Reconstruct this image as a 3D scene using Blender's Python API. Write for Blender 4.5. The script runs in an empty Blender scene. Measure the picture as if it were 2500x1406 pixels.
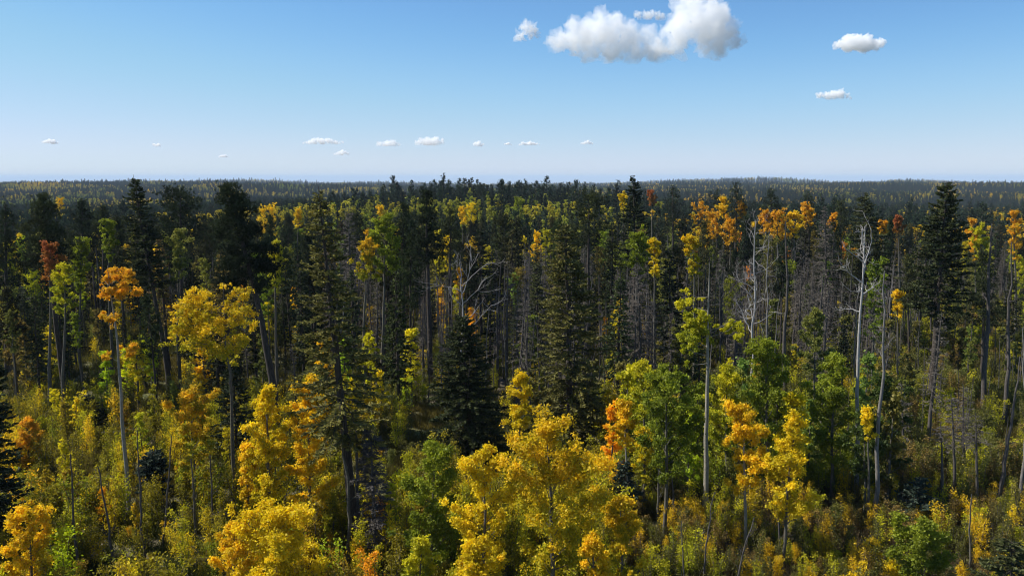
import bpy, math
import numpy as np

# ------------------------------------------------------------------ camera, sky, sun
SC = bpy.context.scene
COL = SC.collection
R = math.radians
H = 26.0                      # the lookout platform's eye height above the clearing
F = 1925.0                    # focal length in pixels of the 2500 px wide photograph
PITCH = R(8.0)

cam_d = bpy.data.cameras.new('camera')
cam = bpy.data.objects.new('camera', cam_d)
COL.objects.link(cam)
cam_d.sensor_width = 36.0
cam_d.lens = 36.0 * F / 2500.0
cam_d.clip_start = 0.5
cam_d.clip_end = 250000.0
cam.location = (0, 0, H)
cam.rotation_euler = (R(90) - PITCH, 0, 0)
SC.camera = cam

SUN_EL, SUN_AZ = R(47), R(-80)        # azimuth from +Y towards +X: the sun stands to the left and a little ahead
world = bpy.data.worlds.new('World')
SC.world = world
world.use_nodes = True
wn = world.node_tree
wn.nodes.clear()
sky = wn.nodes.new('ShaderNodeTexSky')
sky.sky_type = 'NISHITA'
sky.sun_disc = False
sky.sun_elevation = SUN_EL
sky.sun_rotation = SUN_AZ
sky.altitude = 2600
sky.air_density = 1.0
sky.dust_density = 0.0
sky.ozone_density = 4.0
down = wn.nodes.new('ShaderNodeVectorMath'); down.operation = 'SCALE'; down.inputs['Scale'].default_value = 0.1
curve = wn.nodes.new('ShaderNodeRGBCurve')      # one colour response for the whole sky
for ch, pts_ in enumerate((((.155, .108), (.254, .205), (.387, .298), (.55, .378), (.72, .42)), ((.277, .246), (.333, .298), (.422, .362), (.566, .415), (.72, .455)), ((.25, .24), (.502, .462), (.567, .50), (.642, .522), (.72, .525)))):
    c_ = curve.mapping.curves[ch]
    c_.points[1].location = (1.0, .52 if ch < 2 else .64)
    for p_ in pts_: c_.points.new(*p_)
curve.mapping.update()
up = wn.nodes.new('ShaderNodeVectorMath'); up.operation = 'SCALE'; up.inputs['Scale'].default_value = 10.0
bg = wn.nodes.new('ShaderNodeBackground')
bg.inputs['Strength'].default_value = 0.10
wo = wn.nodes.new('ShaderNodeOutputWorld')
wn.links.new(sky.outputs[0], down.inputs[0])
wn.links.new(down.outputs[0], curve.inputs['Color'])
wn.links.new(curve.outputs[0], up.inputs[0])
wn.links.new(up.outputs[0], bg.inputs['Color'])
wn.links.new(bg.outputs[0], wo.inputs['Surface'])

sun_d = bpy.data.lights.new('sun', 'SUN')
sun_d.energy = 4.2
sun_d.angle = R(0.53)
sun_d.color = (1.0, 0.95, 0.86)
sun = bpy.data.objects.new('sun', sun_d)
COL.objects.link(sun)
sun.location = (-60, 40, 120)
sun.rotation_euler = (R(90) - SUN_EL, 0, math.pi - SUN_AZ)

SC.view_settings.view_transform = 'Standard'
SC.view_settings.look = 'None'
SC.view_settings.exposure = 0.75
SC.view_settings.gamma = 1.0
SC.view_settings.use_curve_mapping = False
SC.render.engine = 'CYCLES'
SC.cycles.filter_width = 1.05
SC.cycles.max_bounces = 16
SC.cycles.diffuse_bounces = 3
SC.cycles.glossy_bounces = 2
SC.cycles.transmission_bounces = 4
SC.cycles.volume_bounces = 14
SC.cycles.transparent_max_bounces = 8
SC.cycles.caustics_reflective = False
SC.cycles.caustics_refractive = False

# ------------------------------------------------------------------ mesh helpers
class MB:
    """Collects triangles and quads with two per-face values, then links them as one mesh."""
    def __init__(s):
        s.v, s.t, s.q, s.tv, s.qv, s.n = [], [], [], [], [], 0
    def tris(s, p, val=None, g=None):            # p (n,3,3)
        n = len(p)
        if not n: return
        s.v.append(p.reshape(-1, 3))
        s.t.append(np.arange(n * 3).reshape(n, 3) + s.n)
        s.tv.append(np.stack([val if val is not None else np.full(n, .5), g if g is not None else np.full(n, .5)], 1))
        s.n += n * 3
    def quads(s, p, val=None, g=None):           # p (n,4,3)
        n = len(p)
        if not n: return
        s.v.append(p.reshape(-1, 3))
        s.q.append(np.arange(n * 4).reshape(n, 4) + s.n)
        s.qv.append(np.stack([val if val is not None else np.full(n, .5), g if g is not None else np.full(n, .5)], 1))
        s.n += n * 4
    def tube(s, pts, rad, k=6, cap=True):
        pts = np.asarray(pts, float); rad = np.asarray(rad, float)
        n = len(pts)
        d = np.gradient(pts, axis=0)
        d /= np.linalg.norm(d, axis=1, keepdims=True) + 1e-9
        ref = np.where(np.abs(d[:, 2:3]) < .9, np.array([[0, 0, 1.]]), np.array([[1., 0, 0]]))
        if (lambda f: f.any() and not f.all())(np.abs(d[:, 2]) < .9): ref = np.tile(np.array([[.3, .95, .1]]), (n, 1))
        a = np.cross(d, ref); a /= np.linalg.norm(a, axis=1, keepdims=True) + 1e-9
        b = np.cross(d, a)
        th = np.arange(k) / k * 2 * math.pi
        ring = pts[:, None, :] + rad[:, None, None] * (np.cos(th)[None, :, None] * a[:, None, :] + np.sin(th)[None, :, None] * b[:, None, :])
        s.v.append(ring.reshape(-1, 3))
        i = np.arange(n - 1)[:, None] * k; j = np.arange(k)[None, :]; j2 = (j + 1) % k
        q = np.stack([i + j, i + j2, i + k + j2, i + k + j], -1).reshape(-1, 4) + s.n
        s.q.append(q); s.qv.append(np.full((len(q), 2), .5))
        s.n += n * k
    def mesh(s, name):
        me = bpy.data.meshes.new(name)
        v = np.concatenate(s.v) if s.v else np.zeros((0, 3))
        q = np.concatenate(s.q) if s.q else np.zeros((0, 4), int)
        t = np.concatenate(s.t) if s.t else np.zeros((0, 3), int)
        nq, nt = len(q), len(t)
        me.vertices.add(len(v)); me.vertices.foreach_set('co', v.astype(np.float32).ravel())
        me.loops.add(nq * 4 + nt * 3)
        me.loops.foreach_set('vertex_index', np.concatenate([q.ravel(), t.ravel()]).astype(np.int32))
        me.polygons.add(nq + nt)
        me.polygons.foreach_set('loop_start', np.concatenate([np.arange(nq) * 4, nq * 4 + np.arange(nt) * 3]).astype(np.int32))
        vals = np.concatenate([x for x in (s.qv + s.tv)]) if (s.qv or s.tv) else np.zeros((0, 2))
        me.update(calc_edges=True)
        for k, nm in ((0, 'v'), (1, 'g')):
            at = me.attributes.new(nm, 'FLOAT', 'FACE')
            at.data.foreach_set('value', np.ascontiguousarray(vals[:, k]).astype(np.float32))
        return me

def smooth(me):
    me.polygons.foreach_set('use_smooth', np.ones(len(me.polygons), bool)); return me

def obj(name, me, mat=None, parent=None):
    if mat is not None and not me.materials: me.materials.append(mat)
    o = bpy.data.objects.new(name, me)
    COL.objects.link(o)
    if parent is not None: o.parent = parent
    return o

def empty(name, loc, rz=0.0, sc=1.0):
    o = bpy.data.objects.new(name, None)
    o.empty_display_size = .5
    COL.objects.link(o)
    o.location = loc; o.rotation_euler = (0, 0, rz); o.scale = (sc, sc, sc)
    return o

def tag(o, label, cat, group=None, kind=None):
    if label: o['label'] = label
    if cat: o['category'] = cat
    if group: o['group'] = group
    if kind: o['kind'] = kind
    return o

def unit(a):
    return a / (np.linalg.norm(a, axis=-1, keepdims=True) + 1e-9)

# ------------------------------------------------------------------ terrain
def sines(x, y, sc, seed, n=6):
    r = np.random.RandomState(seed); out = 0
    for i in range(n):
        a = r.uniform(0, 2 * math.pi); k = r.uniform(.6, 1.7) / sc; ph = r.uniform(0, 6.28)
        out = out + np.sin((x * math.cos(a) + y * math.sin(a)) * k * 6.28 + ph)
    return out / math.sqrt(n)

def sstep(a, b, x):
    t = np.clip((x - a) / (b - a), 0, 1); return t * t * (3 - 2 * t)

RM = [0, 130, 250, 330, 430, 560, 1400, 2300, 3000, 4500, 5500, 9000, 16000, 90000]
ZM = [0, 0, -5, -2.5, 1.5, -9, -30, -24, -50, -34, -80, -190, -260, -260]
RS = [0, 130, 380, 800, 1500, 2300, 2700, 3400, 4600, 5600, 9000, 16000, 90000]
ZS = [0, 0, -12, -22, -28, -17, -15, -55, -32, -85, -190, -260, -260]
def ground(x, y):
    x = np.asarray(x, float); y = np.asarray(y, float)
    r = np.hypot(x, y)
    u = 1250 + np.clip(x / np.maximum(y, 1.0), -3, 3) * F
    wm = np.exp(-((u - 1180) / 430.0) ** 2)
    z = wm * np.interp(r, RM, ZM) + (1 - wm) * np.interp(r, RS, ZS)
    z = z + sines(x, y, 34, 3) * .22 + sines(x, y, 700, 5) * 6.5 * sstep(500, 1100, r) * (1 - sstep(7000, 12000, r))
    z = z + sines(x, y, 2400, 8) * 3.6 * sstep(1500, 2600, r) * (1 - sstep(5200, 6500, r))
    # the two low wooded hills on the skyline, and the faint far butte
    for hx, hw, hr, hh in ((2290, 110, 4700, 15), (2185, 60, 4500, 11), (560, 170, 4400, 16), (1780, 240, 4600, 16)):
        z = z + hh * np.exp(-((u - hx) / hw) ** 2 - ((r - hr) / 420.0) ** 2)
    z = z + sines(x, y, 9000, 12) * 22 * sstep(15000, 24000, r)
    return z

def gz(x, y): return float(ground(x, y))

cp, sp = math.cos(PITCH), math.sin(PITCH)
def ray(px, py):
    a, b = (px - 1250) / F, (703 - py) / F
    return np.array([a, cp + b * sp, -sp + b * cp])
def ground_at(px, D):
    """World point on the ground at distance D ahead whose image column is px."""
    x = (px - 1250) / F * (D * cp + H * sp)
    for _ in range(2):
        z = gz(x, D); x = (px - 1250) / F * (D * cp + (H - z) * sp)
    return np.array([x, D, gz(x, D)])
def point_at(px, py, D):
    d = ray(px, py); return np.array([0, 0, H]) + d * (D / d[1])
def pix(x, y, z):
    dep = y * cp + (H - z) * sp
    return 1250 + x / dep * F, 703 - (y * sp - (H - z) * cp) / dep * F
def dist_for(py):
    return H / math.tan(math.atan((py - 703) / F) + PITCH)

# ------------------------------------------------------------------ materials
def new_mat(name):
    m = bpy.data.materials.new(name); m.use_nodes = True
    nt = m.node_tree; nt.nodes.clear()
    out = nt.nodes.new('ShaderNodeOutputMaterial')
    return m, nt, out
def nd(nt, t, **kw):
    n = nt.nodes.new(t)
    for k, v in kw.items():
        if k in n.bl_rna.properties: setattr(n, k, v)
        else: n.inputs[k].default_value = v
    return n
def mixc(nt, fac, a, b, mode='MIX'):
    n = nt.nodes.new('ShaderNodeMix'); n.data_type = 'RGBA'; n.blend_type = mode
    for k, val in ((0, fac), (6, a), (7, b)):
        if hasattr(val, 'default_value') or hasattr(val, 'is_linked'): nt.links.new(val, n.inputs[k])
        elif k == 0: n.inputs[0].default_value = val
        else: n.inputs[k].default_value = (*val, 1)
    return n.outputs[2]
def mathn(nt, op, a, b=None, c=None):
    n = nt.nodes.new('ShaderNodeMath'); n.operation = op
    for k, val in ((0, a), (1, b), (2, c)):
        if val is None: continue
        if hasattr(val, 'is_linked'): nt.links.new(val, n.inputs[k])
        else: n.inputs[k].default_value = val
    return n.outputs[0]
def attr(nt, name, typ='GEOMETRY'):
    n = nt.nodes.new('ShaderNodeAttribute'); n.attribute_name = name; n.attribute_type = typ; return n

def leaf_mat(name, trans=.45, gloss=.06, vlo=.55, vhi=1.25):
    """Leaves take two colours from their tree (properties tint and tint_low) and mix them by height and by leaf."""
    m, nt, out = new_mat(name); L = nt.links.new
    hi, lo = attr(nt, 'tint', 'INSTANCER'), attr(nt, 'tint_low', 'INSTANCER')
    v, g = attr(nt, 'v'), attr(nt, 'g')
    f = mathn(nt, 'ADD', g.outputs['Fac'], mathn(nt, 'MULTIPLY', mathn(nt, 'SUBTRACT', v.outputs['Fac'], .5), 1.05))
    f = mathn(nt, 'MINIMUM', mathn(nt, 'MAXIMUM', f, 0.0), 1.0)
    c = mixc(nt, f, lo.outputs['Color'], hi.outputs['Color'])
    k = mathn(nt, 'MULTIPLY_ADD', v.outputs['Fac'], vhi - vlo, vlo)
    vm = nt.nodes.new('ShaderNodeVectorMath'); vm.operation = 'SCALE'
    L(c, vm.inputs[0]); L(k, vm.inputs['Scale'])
    d = nd(nt, 'ShaderNodeBsdfDiffuse'); t = nd(nt, 'ShaderNodeBsdfTranslucent')
    gl = nd(nt, 'ShaderNodeBsdfGlossy', Roughness=.6)
    gl.inputs['Color'].default_value = (1, 1, 1, 1)
    L(vm.outputs[0], d.inputs['Color']); L(vm.outputs[0], t.inputs['Color'])
    ms = nd(nt, 'ShaderNodeMixShader'); ms.inputs[0].default_value = trans
    L(d.outputs[0], ms.inputs[1]); L(t.outputs[0], ms.inputs[2])
    m2 = nd(nt, 'ShaderNodeMixShader'); m2.inputs[0].default_value = gloss
    L(ms.outputs[0], m2.inputs[1]); L(gl.outputs[0], m2.inputs[2])
    L(m2.outputs[0], out.inputs['Surface'])
    return m

def bark_mat(name, c1, c2, scale, c3=None, zs=1.0, thr=.55, rough=.9, bump=.4):
    m, nt, out = new_mat(name); L = nt.links.new
    tc = nd(nt, 'ShaderNodeTexCoord'); mp = nd(nt, 'ShaderNodeMapping')
    mp.inputs['Scale'].default_value = (1, 1, zs)
    oi = nd(nt, 'ShaderNodeObjectInfo')
    L(tc.outputs['Object'], mp.inputs['Vector'])
    n1 = nd(nt, 'ShaderNodeTexNoise', noise_dimensions='4D', Scale=scale, Detail=5.0, Roughness=.65)
    L(mp.outputs[0], n1.inputs['Vector'])
    L(mathn(nt, 'MULTIPLY', oi.outputs['Random'], 40.0), n1.inputs['W'])
    rmp = nd(nt, 'ShaderNodeValToRGB')
    rmp.color_ramp.elements[0].position = thr - .16; rmp.color_ramp.elements[1].position = thr + .12
    rmp.color_ramp.elements[0].color = (*c1, 1); rmp.color_ramp.elements[1].color = (*c2, 1)
    L(n1.outputs['Fac'], rmp.inputs['Fac'])
    c = rmp.outputs[0]
    if c3:
        n2 = nd(nt, 'ShaderNodeTexNoise', Scale=scale * .12, Detail=3.0)
        L(tc.outputs['Object'], n2.inputs['Vector'])
        c = mixc(nt, mathn(nt, 'MULTIPLY', n2.outputs['Fac'], .9), c, c3)
    b = nd(nt, 'ShaderNodeBsdfPrincipled', Roughness=rough)
    L(c, b.inputs['Base Color'])
    bp = nd(nt, 'ShaderNodeBump', Strength=bump, Distance=.03)
    L(n1.outputs['Fac'], bp.inputs['Height']); L(bp.outputs[0], b.inputs['Normal'])
    L(b.outputs[0], out.inputs['Surface'])
    return m

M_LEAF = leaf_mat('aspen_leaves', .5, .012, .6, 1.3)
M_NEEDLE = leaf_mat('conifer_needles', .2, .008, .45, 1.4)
M_GRASS = leaf_mat('grass_blades', .4, .005)
M_ASPEN = bark_mat('aspen_bark', (.025, .022, .017), (.17, .155, .12), 9, (.06, .052, .036), 1.6, .46)
M_PALE = bark_mat('pale_aspen_bark', (.07, .062, .05), (.36, .34, .27), 9, (.17, .15, .11), 1.6, .44)
M_CONIFER = bark_mat('conifer_bark', (.018, .014, .011), (.075, .058, .045), 14, None, .18, .5, .95, .8)
M_DEAD = bark_mat('weathered_wood', (.05, .047, .043), (.24, .225, .205), 12, (.10, .09, .08), .25, .44)
M_WHITE = bark_mat('bleached_wood', (.10, .095, .09), (.50, .48, .45), 12, (.22, .20, .18), .25, .42)
M_CHAR = bark_mat('dark_dead_wood', (.03, .026, .023), (.13, .115, .10), 12, (.06, .05, .045), .25, .5)
M_TWIG = bark_mat('grey_dead_twigs', (.042, .034, .027), (.15, .128, .105), 6, None, 1, .5)
# ------------------------------------------------------------------ tree builders (local space, base at the origin)
def trunk_line(rng, h, lean=(0, 0), wob=.012, n=11, bend=1.25):
    t = np.linspace(0, 1, n)
    w = np.cumsum(rng.normal(0, wob * h / math.sqrt(n), (n, 2)), 0); w -= w[0]
    w -= t[:, None] * w[-1]
    tb = t ** bend
    p = np.stack([lean[0] * tb + w[:, 0], lean[1] * tb + w[:, 1], t * h], 1)
    p[0, 2] = -.5
    return t, p
def along(p, t, f):
    return np.array([np.interp(f, t, p[:, k]) for k in range(3)])
def leaf_quads(rng, c, s, up=.3, aspect=.75):
    n = len(c)
    nrm = unit(rng.normal(0, 1, (n, 3)) + np.array([0, 0, up]))
    a = unit(np.cross(nrm, rng.normal(0, 1, (n, 3)))); b = np.cross(nrm, a)
    s = (s * rng.uniform(.7, 1.3, n))[:, None]
    return np.stack([c + a * s, c + b * s * aspect, c - a * s, c - b * s * aspect], 1)
def limb(mb, rng, p0, d, L, r0, n=5, curl=.25, upc=.12, sides=4, rend=.3):
    pts = [np.array(p0, float)]; d = unit(np.array(d, float))
    for i in range(n):
        d = unit(d + rng.normal(0, curl, 3) * .6 + np.array([0, 0, upc]))
        pts.append(pts[-1] + d * L / n)
    pts = np.array(pts)
    mb.tube(pts, np.linspace(r0, r0 * rend, n + 1), sides)
    return pts, d

PROF = {
    'oval': lambda x: np.sin(math.pi * (.14 + .80 * x)) ** .7,
    'cone': lambda x: (1 - x) ** .62 * min(1, .45 + x * 4) + .1,
    'top':  lambda x: (.45 + .75 * x) if x < .72 else 1.0 - 1.9 * (x - .72),
    'broad': lambda x: np.sin(math.pi * (.25 + .62 * x)) ** .5,
}
def aspen(seed, h, r, cb, lean=(0, 0), prof='oval', nleaf=6000, ls=.085, clumps=None, r0=None, wob=.012, nb=None, dead=0, ysc=1.0):
    """-> trunk mesh builder (stem and limbs), crown mesh builder (leaves)."""
    rng = np.random.RandomState(seed)
    T, C = MB(), MB()
    t, p = trunk_line(rng, h, lean, wob)
    r0 = r0 or h * .0098 + .025
    rad = r0 * (1 - t) ** .75 + .012; rad[0] *= 1.25
    T.tube(p, rad, 8)
    cc, cr = [], []
    if clumps is not None:                          # limbs reach out to given foliage masses
        for (cx, cz, r_) in clumps:
            cy = rng.uniform(-.35, .35) * r * ysc
            f = min(.97, max(.1, (cz - r_ * .6) / h))
            a = along(p, t, f); q = np.array([cx, cy, cz])
            d = q - a; L = np.linalg.norm(d)
            limb(T, rng, a, d + np.array([0, 0, -.15 * L]), L * .95, max(.02, r0 * .33 * (1 - f) + .012), 5, .2, .06)
            k = max(3, int(9 * (r_ / .8) ** 2))
            off = unit(rng.normal(0, 1, (k, 3))) * (rng.uniform(.1, 1, (k, 1)) ** .5) * np.array([1, 1, .72]) * r_
            for o in off:
                cc.append(q + o); cr.append(r_ * rng.uniform(.2, .36))
                if rng.rand() < .4:
                    limb(T, rng, q - o * .2, o, np.linalg.norm(o), .012, 3, .2, .05, 3)
    else:
        nb = nb or int(12 + (1 - cb) * h * 2.3)
        ga = rng.uniform(0, 6.28)
        for i in range(nb):
            x = (i + rng.uniform(0, 1)) / nb
            f = cb + (1 - cb) * x * .97
            ga += 2.4 + rng.uniform(-.5, .5)
            L = r * PROF[prof](x) * rng.uniform(.55, 1.18)
            el = R(rng.uniform(12, 48) + 18 * x)
            d = np.array([math.cos(ga) * math.cos(el), math.sin(ga) * math.cos(el), math.sin(el)])
            a = along(p, t, f)
            pts, dd = limb(T, rng, a, d, L, max(.012, r0 * .3 * (1 - f) + .01), 4, .22, .10)
            m = max(2, int(2.6 * L / .8))
            for s in rng.uniform(.3, 1.0, m):
                k = s * 4; i0 = min(3, int(k)); q = pts[i0] + (pts[i0 + 1] - pts[i0]) * (k - i0)
                e = unit(rng.normal(0, 1, 3)) * rng.uniform(.05, .42) * (0.4 + .25 * r)
                e[2] = e[2] * .6 + .05
                cc.append(q + e); cr.append(rng.uniform(.16, .36) * (.45 + .2 * r))
                if rng.rand() < .5: limb(T, rng, q, e, np.linalg.norm(e), .009, 2, .2, .05, 3)
        for i in range(5):
            cc.append(p[-1] + rng.normal(0, .22, 3)); cr.append(rng.uniform(.18, .35))
        for i in range(int(dead)):                 # bare dead limbs below the crown
            f = rng.uniform(cb * .6, min(.95, cb + .2)); ga = rng.uniform(0, 6.28)
            limb(T, rng, along(p, t, f), (math.cos(ga), math.sin(ga), rng.uniform(-.1, .4)), r * rng.uniform(.5, 1), r0 * .18, 5, .5, .05, 4)
    cc = np.array(cc); cr = np.array(cr)
    w = cr ** 2; w /= w.sum()
    idx = rng.choice(len(cc), nleaf, p=w)
    off = rng.normal(0, .55, (nleaf, 3)) * np.array([1, 1, .8]) * cr[idx][:, None]
    pos = cc[idx] + off
    cv = rng.uniform(0, 1, len(cc))
    v = np.clip(cv[idx] * .5 + rng.uniform(0, 1, nleaf) * .5, 0, 1)
    zlo, zhi = pos[:, 2].min(), pos[:, 2].max()
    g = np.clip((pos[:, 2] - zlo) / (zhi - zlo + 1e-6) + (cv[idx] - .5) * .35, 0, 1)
    C.quads(leaf_quads(rng, pos, np.full(nleaf, ls), .25), v, g)
    return T, C

def spruce(seed, h, r, cb, lean=(0, 0), dens=1.0, droop=.25, gap=.12, tw=.05, spacing=.42, prof=.75, r0=None, ragged=.3, dead=False, per=(4, 7), twl=1.0):
    """Whorled branches carrying flat sprays of short needled twigs; dead=True leaves bare grey twigs."""
    rng = np.random.RandomState(seed)
    T, C = MB(), MB()
    t, p = trunk_line(rng, h, lean, .006)
    r0 = r0 or h * .0115 + .04
    rad = r0 * (1 - t) ** .85 + .015; rad[0] *= 1.35
    T.tube(p, rad, 9)
    zz = cb * h
    while zz < h * .985:
        f = zz / h; x = (f - cb) / (1 - cb)
        env = r * ((1 - x) ** prof) * min(1, .55 + x * 3) + .12
        for b in range(rng.randint(per[0], per[1])):
            if rng.rand() < gap: continue
            az = rng.uniform(0, 6.28)
            L = env * rng.uniform(1 - ragged, 1 + ragged * .5)
            a = along(p, t, min(.995, f + rng.uniform(-.01, .01)))
            out = np.array([math.cos(az), math.sin(az), 0.])
            n = 6
            s = np.linspace(0, 1, n)
            rise = .35 * (x - .35) * L
            dz = rise * s - droop * L * s ** 1.4 * (1 - .6 * x) + .16 * L * s ** 3
            jit = np.cumsum(rng.normal(0, .03 * L, (n, 3)), 0); jit[0] = 0
            bp = a + out * (s * L)[:, None] + np.array([0, 0, 1.]) * dz[:, None] + jit
            (C if dead else T).tube(bp, np.linspace(.012 + .012 * L, .006, n), 3) if L > .35 else None
            m = max(4, int(L / .062 * dens))
            u = rng.uniform(.12, 1, m) ** .75
            k = u * (n - 1); i0 = np.minimum(n - 2, k.astype(int)); fr = (k - i0)[:, None]
            q = bp[i0] * (1 - fr) + bp[i0 + 1] * fr
            side = rng.choice([-1., 1.], m)
            lat = np.array([-out[1], out[0], 0.])
            tl = twl * (.16 + .30 * L * .4 * (1.05 - u)) * rng.uniform(.6, 1.35, m) + .05
            ang = rng.uniform(.25, 1.25, m)
            d = out * np.cos(ang)[:, None] + lat * (np.sin(ang) * side)[:, None] + np.array([0, 0, 1.]) * rng.normal(-.22, .36, m)[:, None]
            d = unit(d)
            wv = unit(np.cross(d, rng.normal(0, 1, (m, 3)) + np.array([0, 0, .15]))) * (tw * rng.uniform(.7, 1.3, m))[:, None]
            if dead: wv = wv * .28
            e = q + d * tl[:, None]
            mid = q * .5 + e * .5 + np.array([0, 0, -.02])
            v = np.clip(rng.uniform(0, 1) * .45 + rng.uniform(0, 1, m) * .55, 0, 1)
            C.quads(np.stack([q, mid + wv, e, mid - wv], 1), v, np.clip(u * .8 + .2 * rng.rand(m), 0, 1))
        zz += spacing * rng.uniform(.7, 1.3) * (1.1 - .55 * x)
    return T, C

def pine(seed, h, r, cb, lean=(0, 0), ntuft=900, prof='oval', r0=None, tl=.3, nn=11, bend=1.25, dead=3, stubs=6):
    """A pine or old fir: long bare bole, up-swept limbs, dense tufts of needles in clumps."""
    rng = np.random.RandomState(seed)
    T, C = MB(), MB()
    t, p = trunk_line(rng, h, lean, .008, 12, bend)
    r0 = r0 or h * .0125 + .05
    rad = r0 * (1 - t * .93) ** .8 + .01; rad[0] *= 1.3
    T.tube(p, rad, 9)
    nb = int(16 + (1 - cb) * h * 3.2); ga = 0
    cc, cr, cvs = [], [], []
    for i in range(nb):
        x = (i + rng.rand()) / nb; f = cb + (1 - cb) * x * .98
        ga += 2.4 + rng.uniform(-.6, .6)
        if prof == 'oval': e = np.sin(math.pi * (.2 + .74 * x)) ** .8
        else: e = (1 - x) ** .85 * min(1, .6 + x * 3) + .035
        L = r * e * rng.uniform(.5, 1.15)
        el = R(-14 + (48 if prof == 'oval' else 30) * x + rng.uniform(-14, 14))
        d = (math.cos(ga) * math.cos(el), math.sin(ga) * math.cos(el), math.sin(el))
        pts, _ = limb(T, rng, along(p, t, f), d, L, max(.014, r0 * .22 * (1 - f) + .012), 4, .16, .07)
        m = max(3, int(4.5 * L))
        cb_v = rng.rand()
        for s in np.append(rng.uniform(.3, 1, m), 1.0):
            k = s * 4; i0 = min(3, int(k)); q = pts[i0] + (pts[i0 + 1] - pts[i0]) * (k - i0)
            cc.append(q + rng.normal(0, .16, 3) * (.3 + r * .3)); cr.append(rng.uniform(.26, .46) * (.5 + .22 * r)); cvs.append(cb_v)
    for i in range(14):
        q = rng.uniform(0, .16) * (1 - cb)
        cc.append(along(p, t, 1 - q) + rng.normal(0, .05 + .35 * q * r, 3) * np.array([1, 1, .4])); cr.append(.16 + .5 * q); cvs.append(rng.rand())
    for i in range(stubs):
        f = rng.uniform(cb * .35, cb); ga = rng.uniform(0, 6.28)
        limb(T, rng, along(p, t, f), (math.cos(ga), math.sin(ga), rng.uniform(-.3, .25)), r * rng.uniform(.25, .7), .03, 4, .25, -.02, 3)
    cc = np.array(cc); cr = np.array(cr); cvs = np.array(cvs)
    w = cr ** 2; idx = rng.choice(len(cc), ntuft, p=w / w.sum())
    ctr = cc[idx] + rng.normal(0, .6, (ntuft, 3)) * cr[idx][:, None] * np.array([1, 1, .6])
    c = np.repeat(ctr, nn, 0); n = len(c)
    d = unit(rng.normal(0, 1, (n, 3)) + np.array([0, 0, .45]))
    ln = (tl * rng.uniform(.6, 1.2, n))[:, None]
    wv = unit(np.cross(d, rng.normal(0, 1, (n, 3)))) * (tl * .24)
    tv = np.repeat(np.clip(cvs[idx] * .5 + rng.rand(ntuft) * .4, 0, 1), nn) + rng.rand(n) * .1
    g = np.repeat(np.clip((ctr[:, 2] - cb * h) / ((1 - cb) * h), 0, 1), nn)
    C.tris(np.stack([c + wv * .5, c - wv * .5, c + d * ln], 1)[:, [0, 1, 2]], tv, g)
    return T, C

def snag(seed, h, lean=(0, 0), r0=.22, nl=14, spread=3.5, lo=.5, curl=.5, tip=.12, depth=2, bend=1.2, wob=.018, limbs=None, broken=False):
    """A bare dead aspen or oak-like snag: crooked limbs that fork into twigs."""
    rng = np.random.RandomState(seed)
    T, BS = MB(), []
    t, p = trunk_line(rng, h, lean, wob, 14, bend)
    rad = r0 * (1 - t * (.45 if broken else 1 - tip)) ** .9 + .01; rad[0] *= 1.3
    T.tube(p, rad, 8)
    def fork(q, d, L, r, k, B=None):
        if B is None: B = MB(); BS.append(B)
        pts, dd = limb(B, rng, q, d, L, r, 7 if k == depth else 5, curl, .10, 5 if k == depth else 3, .35)
        if k:
            for i in range(rng.randint(3, 6)):
                j = rng.randint(2, len(pts))
                d2 = unit(unit(pts[min(j, len(pts) - 1)] - pts[j - 1]) + rng.normal(0, .62, 3))
                fork(pts[j] if j < len(pts) else pts[-1], d2, L * rng.uniform(.28, .55), max(.008, r * .5), k - 1, B)
    if limbs is None:
        for i in range(nl):
            f = lo + (1 - lo) * (i + rng.rand()) / nl * .98
            a = rng.uniform(0, 6.28); el = R(rng.uniform(0, 55))
            L = spread * (1.05 - .6 * (f - lo) / (1 - lo)) * rng.uniform(.35, 1)
            fork(along(p, t, f), (math.cos(a) * math.cos(el), math.sin(a) * math.cos(el), math.sin(el)), L, max(.016, r0 * .34 * (1.25 - f)), depth)
    else:
        for (z0, dx, dy, dz) in limbs:
            d = np.array([dx, dy, dz]); L = np.linalg.norm(d)
            fork(along(p, t, z0 / h), d, L, r0 * .30, depth)
    return T, BS

def sapling(seed, h, r, nleaf, ls=.06, stems=4):
    rng = np.random.RandomState(seed); T, C = MB(), MB()
    cc, cr = [], []
    for s in range(stems):
        a = rng.uniform(0, 6.28); hh = h * rng.uniform(.6, 1)
        base = np.array([math.cos(a), math.sin(a), 0]) * rng.uniform(0, .5) * r
        pts, _ = limb(T, rng, base + np.array([0, 0, -.2]), (rng.normal(0, .12), rng.normal(0, .12), 1), hh, .012 + .006 * h, 5, .1, .1, 4)
        for i in range(int(6 + 4 * h)):
            u = rng.uniform(.18, 1.0); k = u * 5; i0 = min(4, int(k)); q = pts[i0] + (pts[i0 + 1] - pts[i0]) * (k - i0)
            rr = r * (1.05 - .75 * u) * rng.uniform(.2, .9); b = rng.uniform(0, 6.28)
            cc.append(q + np.array([math.cos(b) * rr, math.sin(b) * rr, rr * .3])); cr.append(rng.uniform(.1, .2) * (.6 + .3 * h))
            if rng.rand() < .4: limb(T, rng, q, cc[-1] - q, rr, .008, 2, .1, .1, 3)
    cc = np.array(cc); cr = np.array(cr)
    idx = rng.choice(len(cc), nleaf)
    pos = cc[idx] + rng.normal(0, .6, (nleaf, 3)) * cr[idx][:, None]
    pos[:, 2] = np.maximum(pos[:, 2], .05)
    cv = rng.rand(len(cc))
    C.quads(leaf_quads(rng, pos, np.full(nleaf, ls), .3), np.clip(cv[idx] * .5 + .5 * rng.rand(nleaf), 0, 1), np.clip(pos[:, 2] / h, 0, 1))
    return T, C

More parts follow.
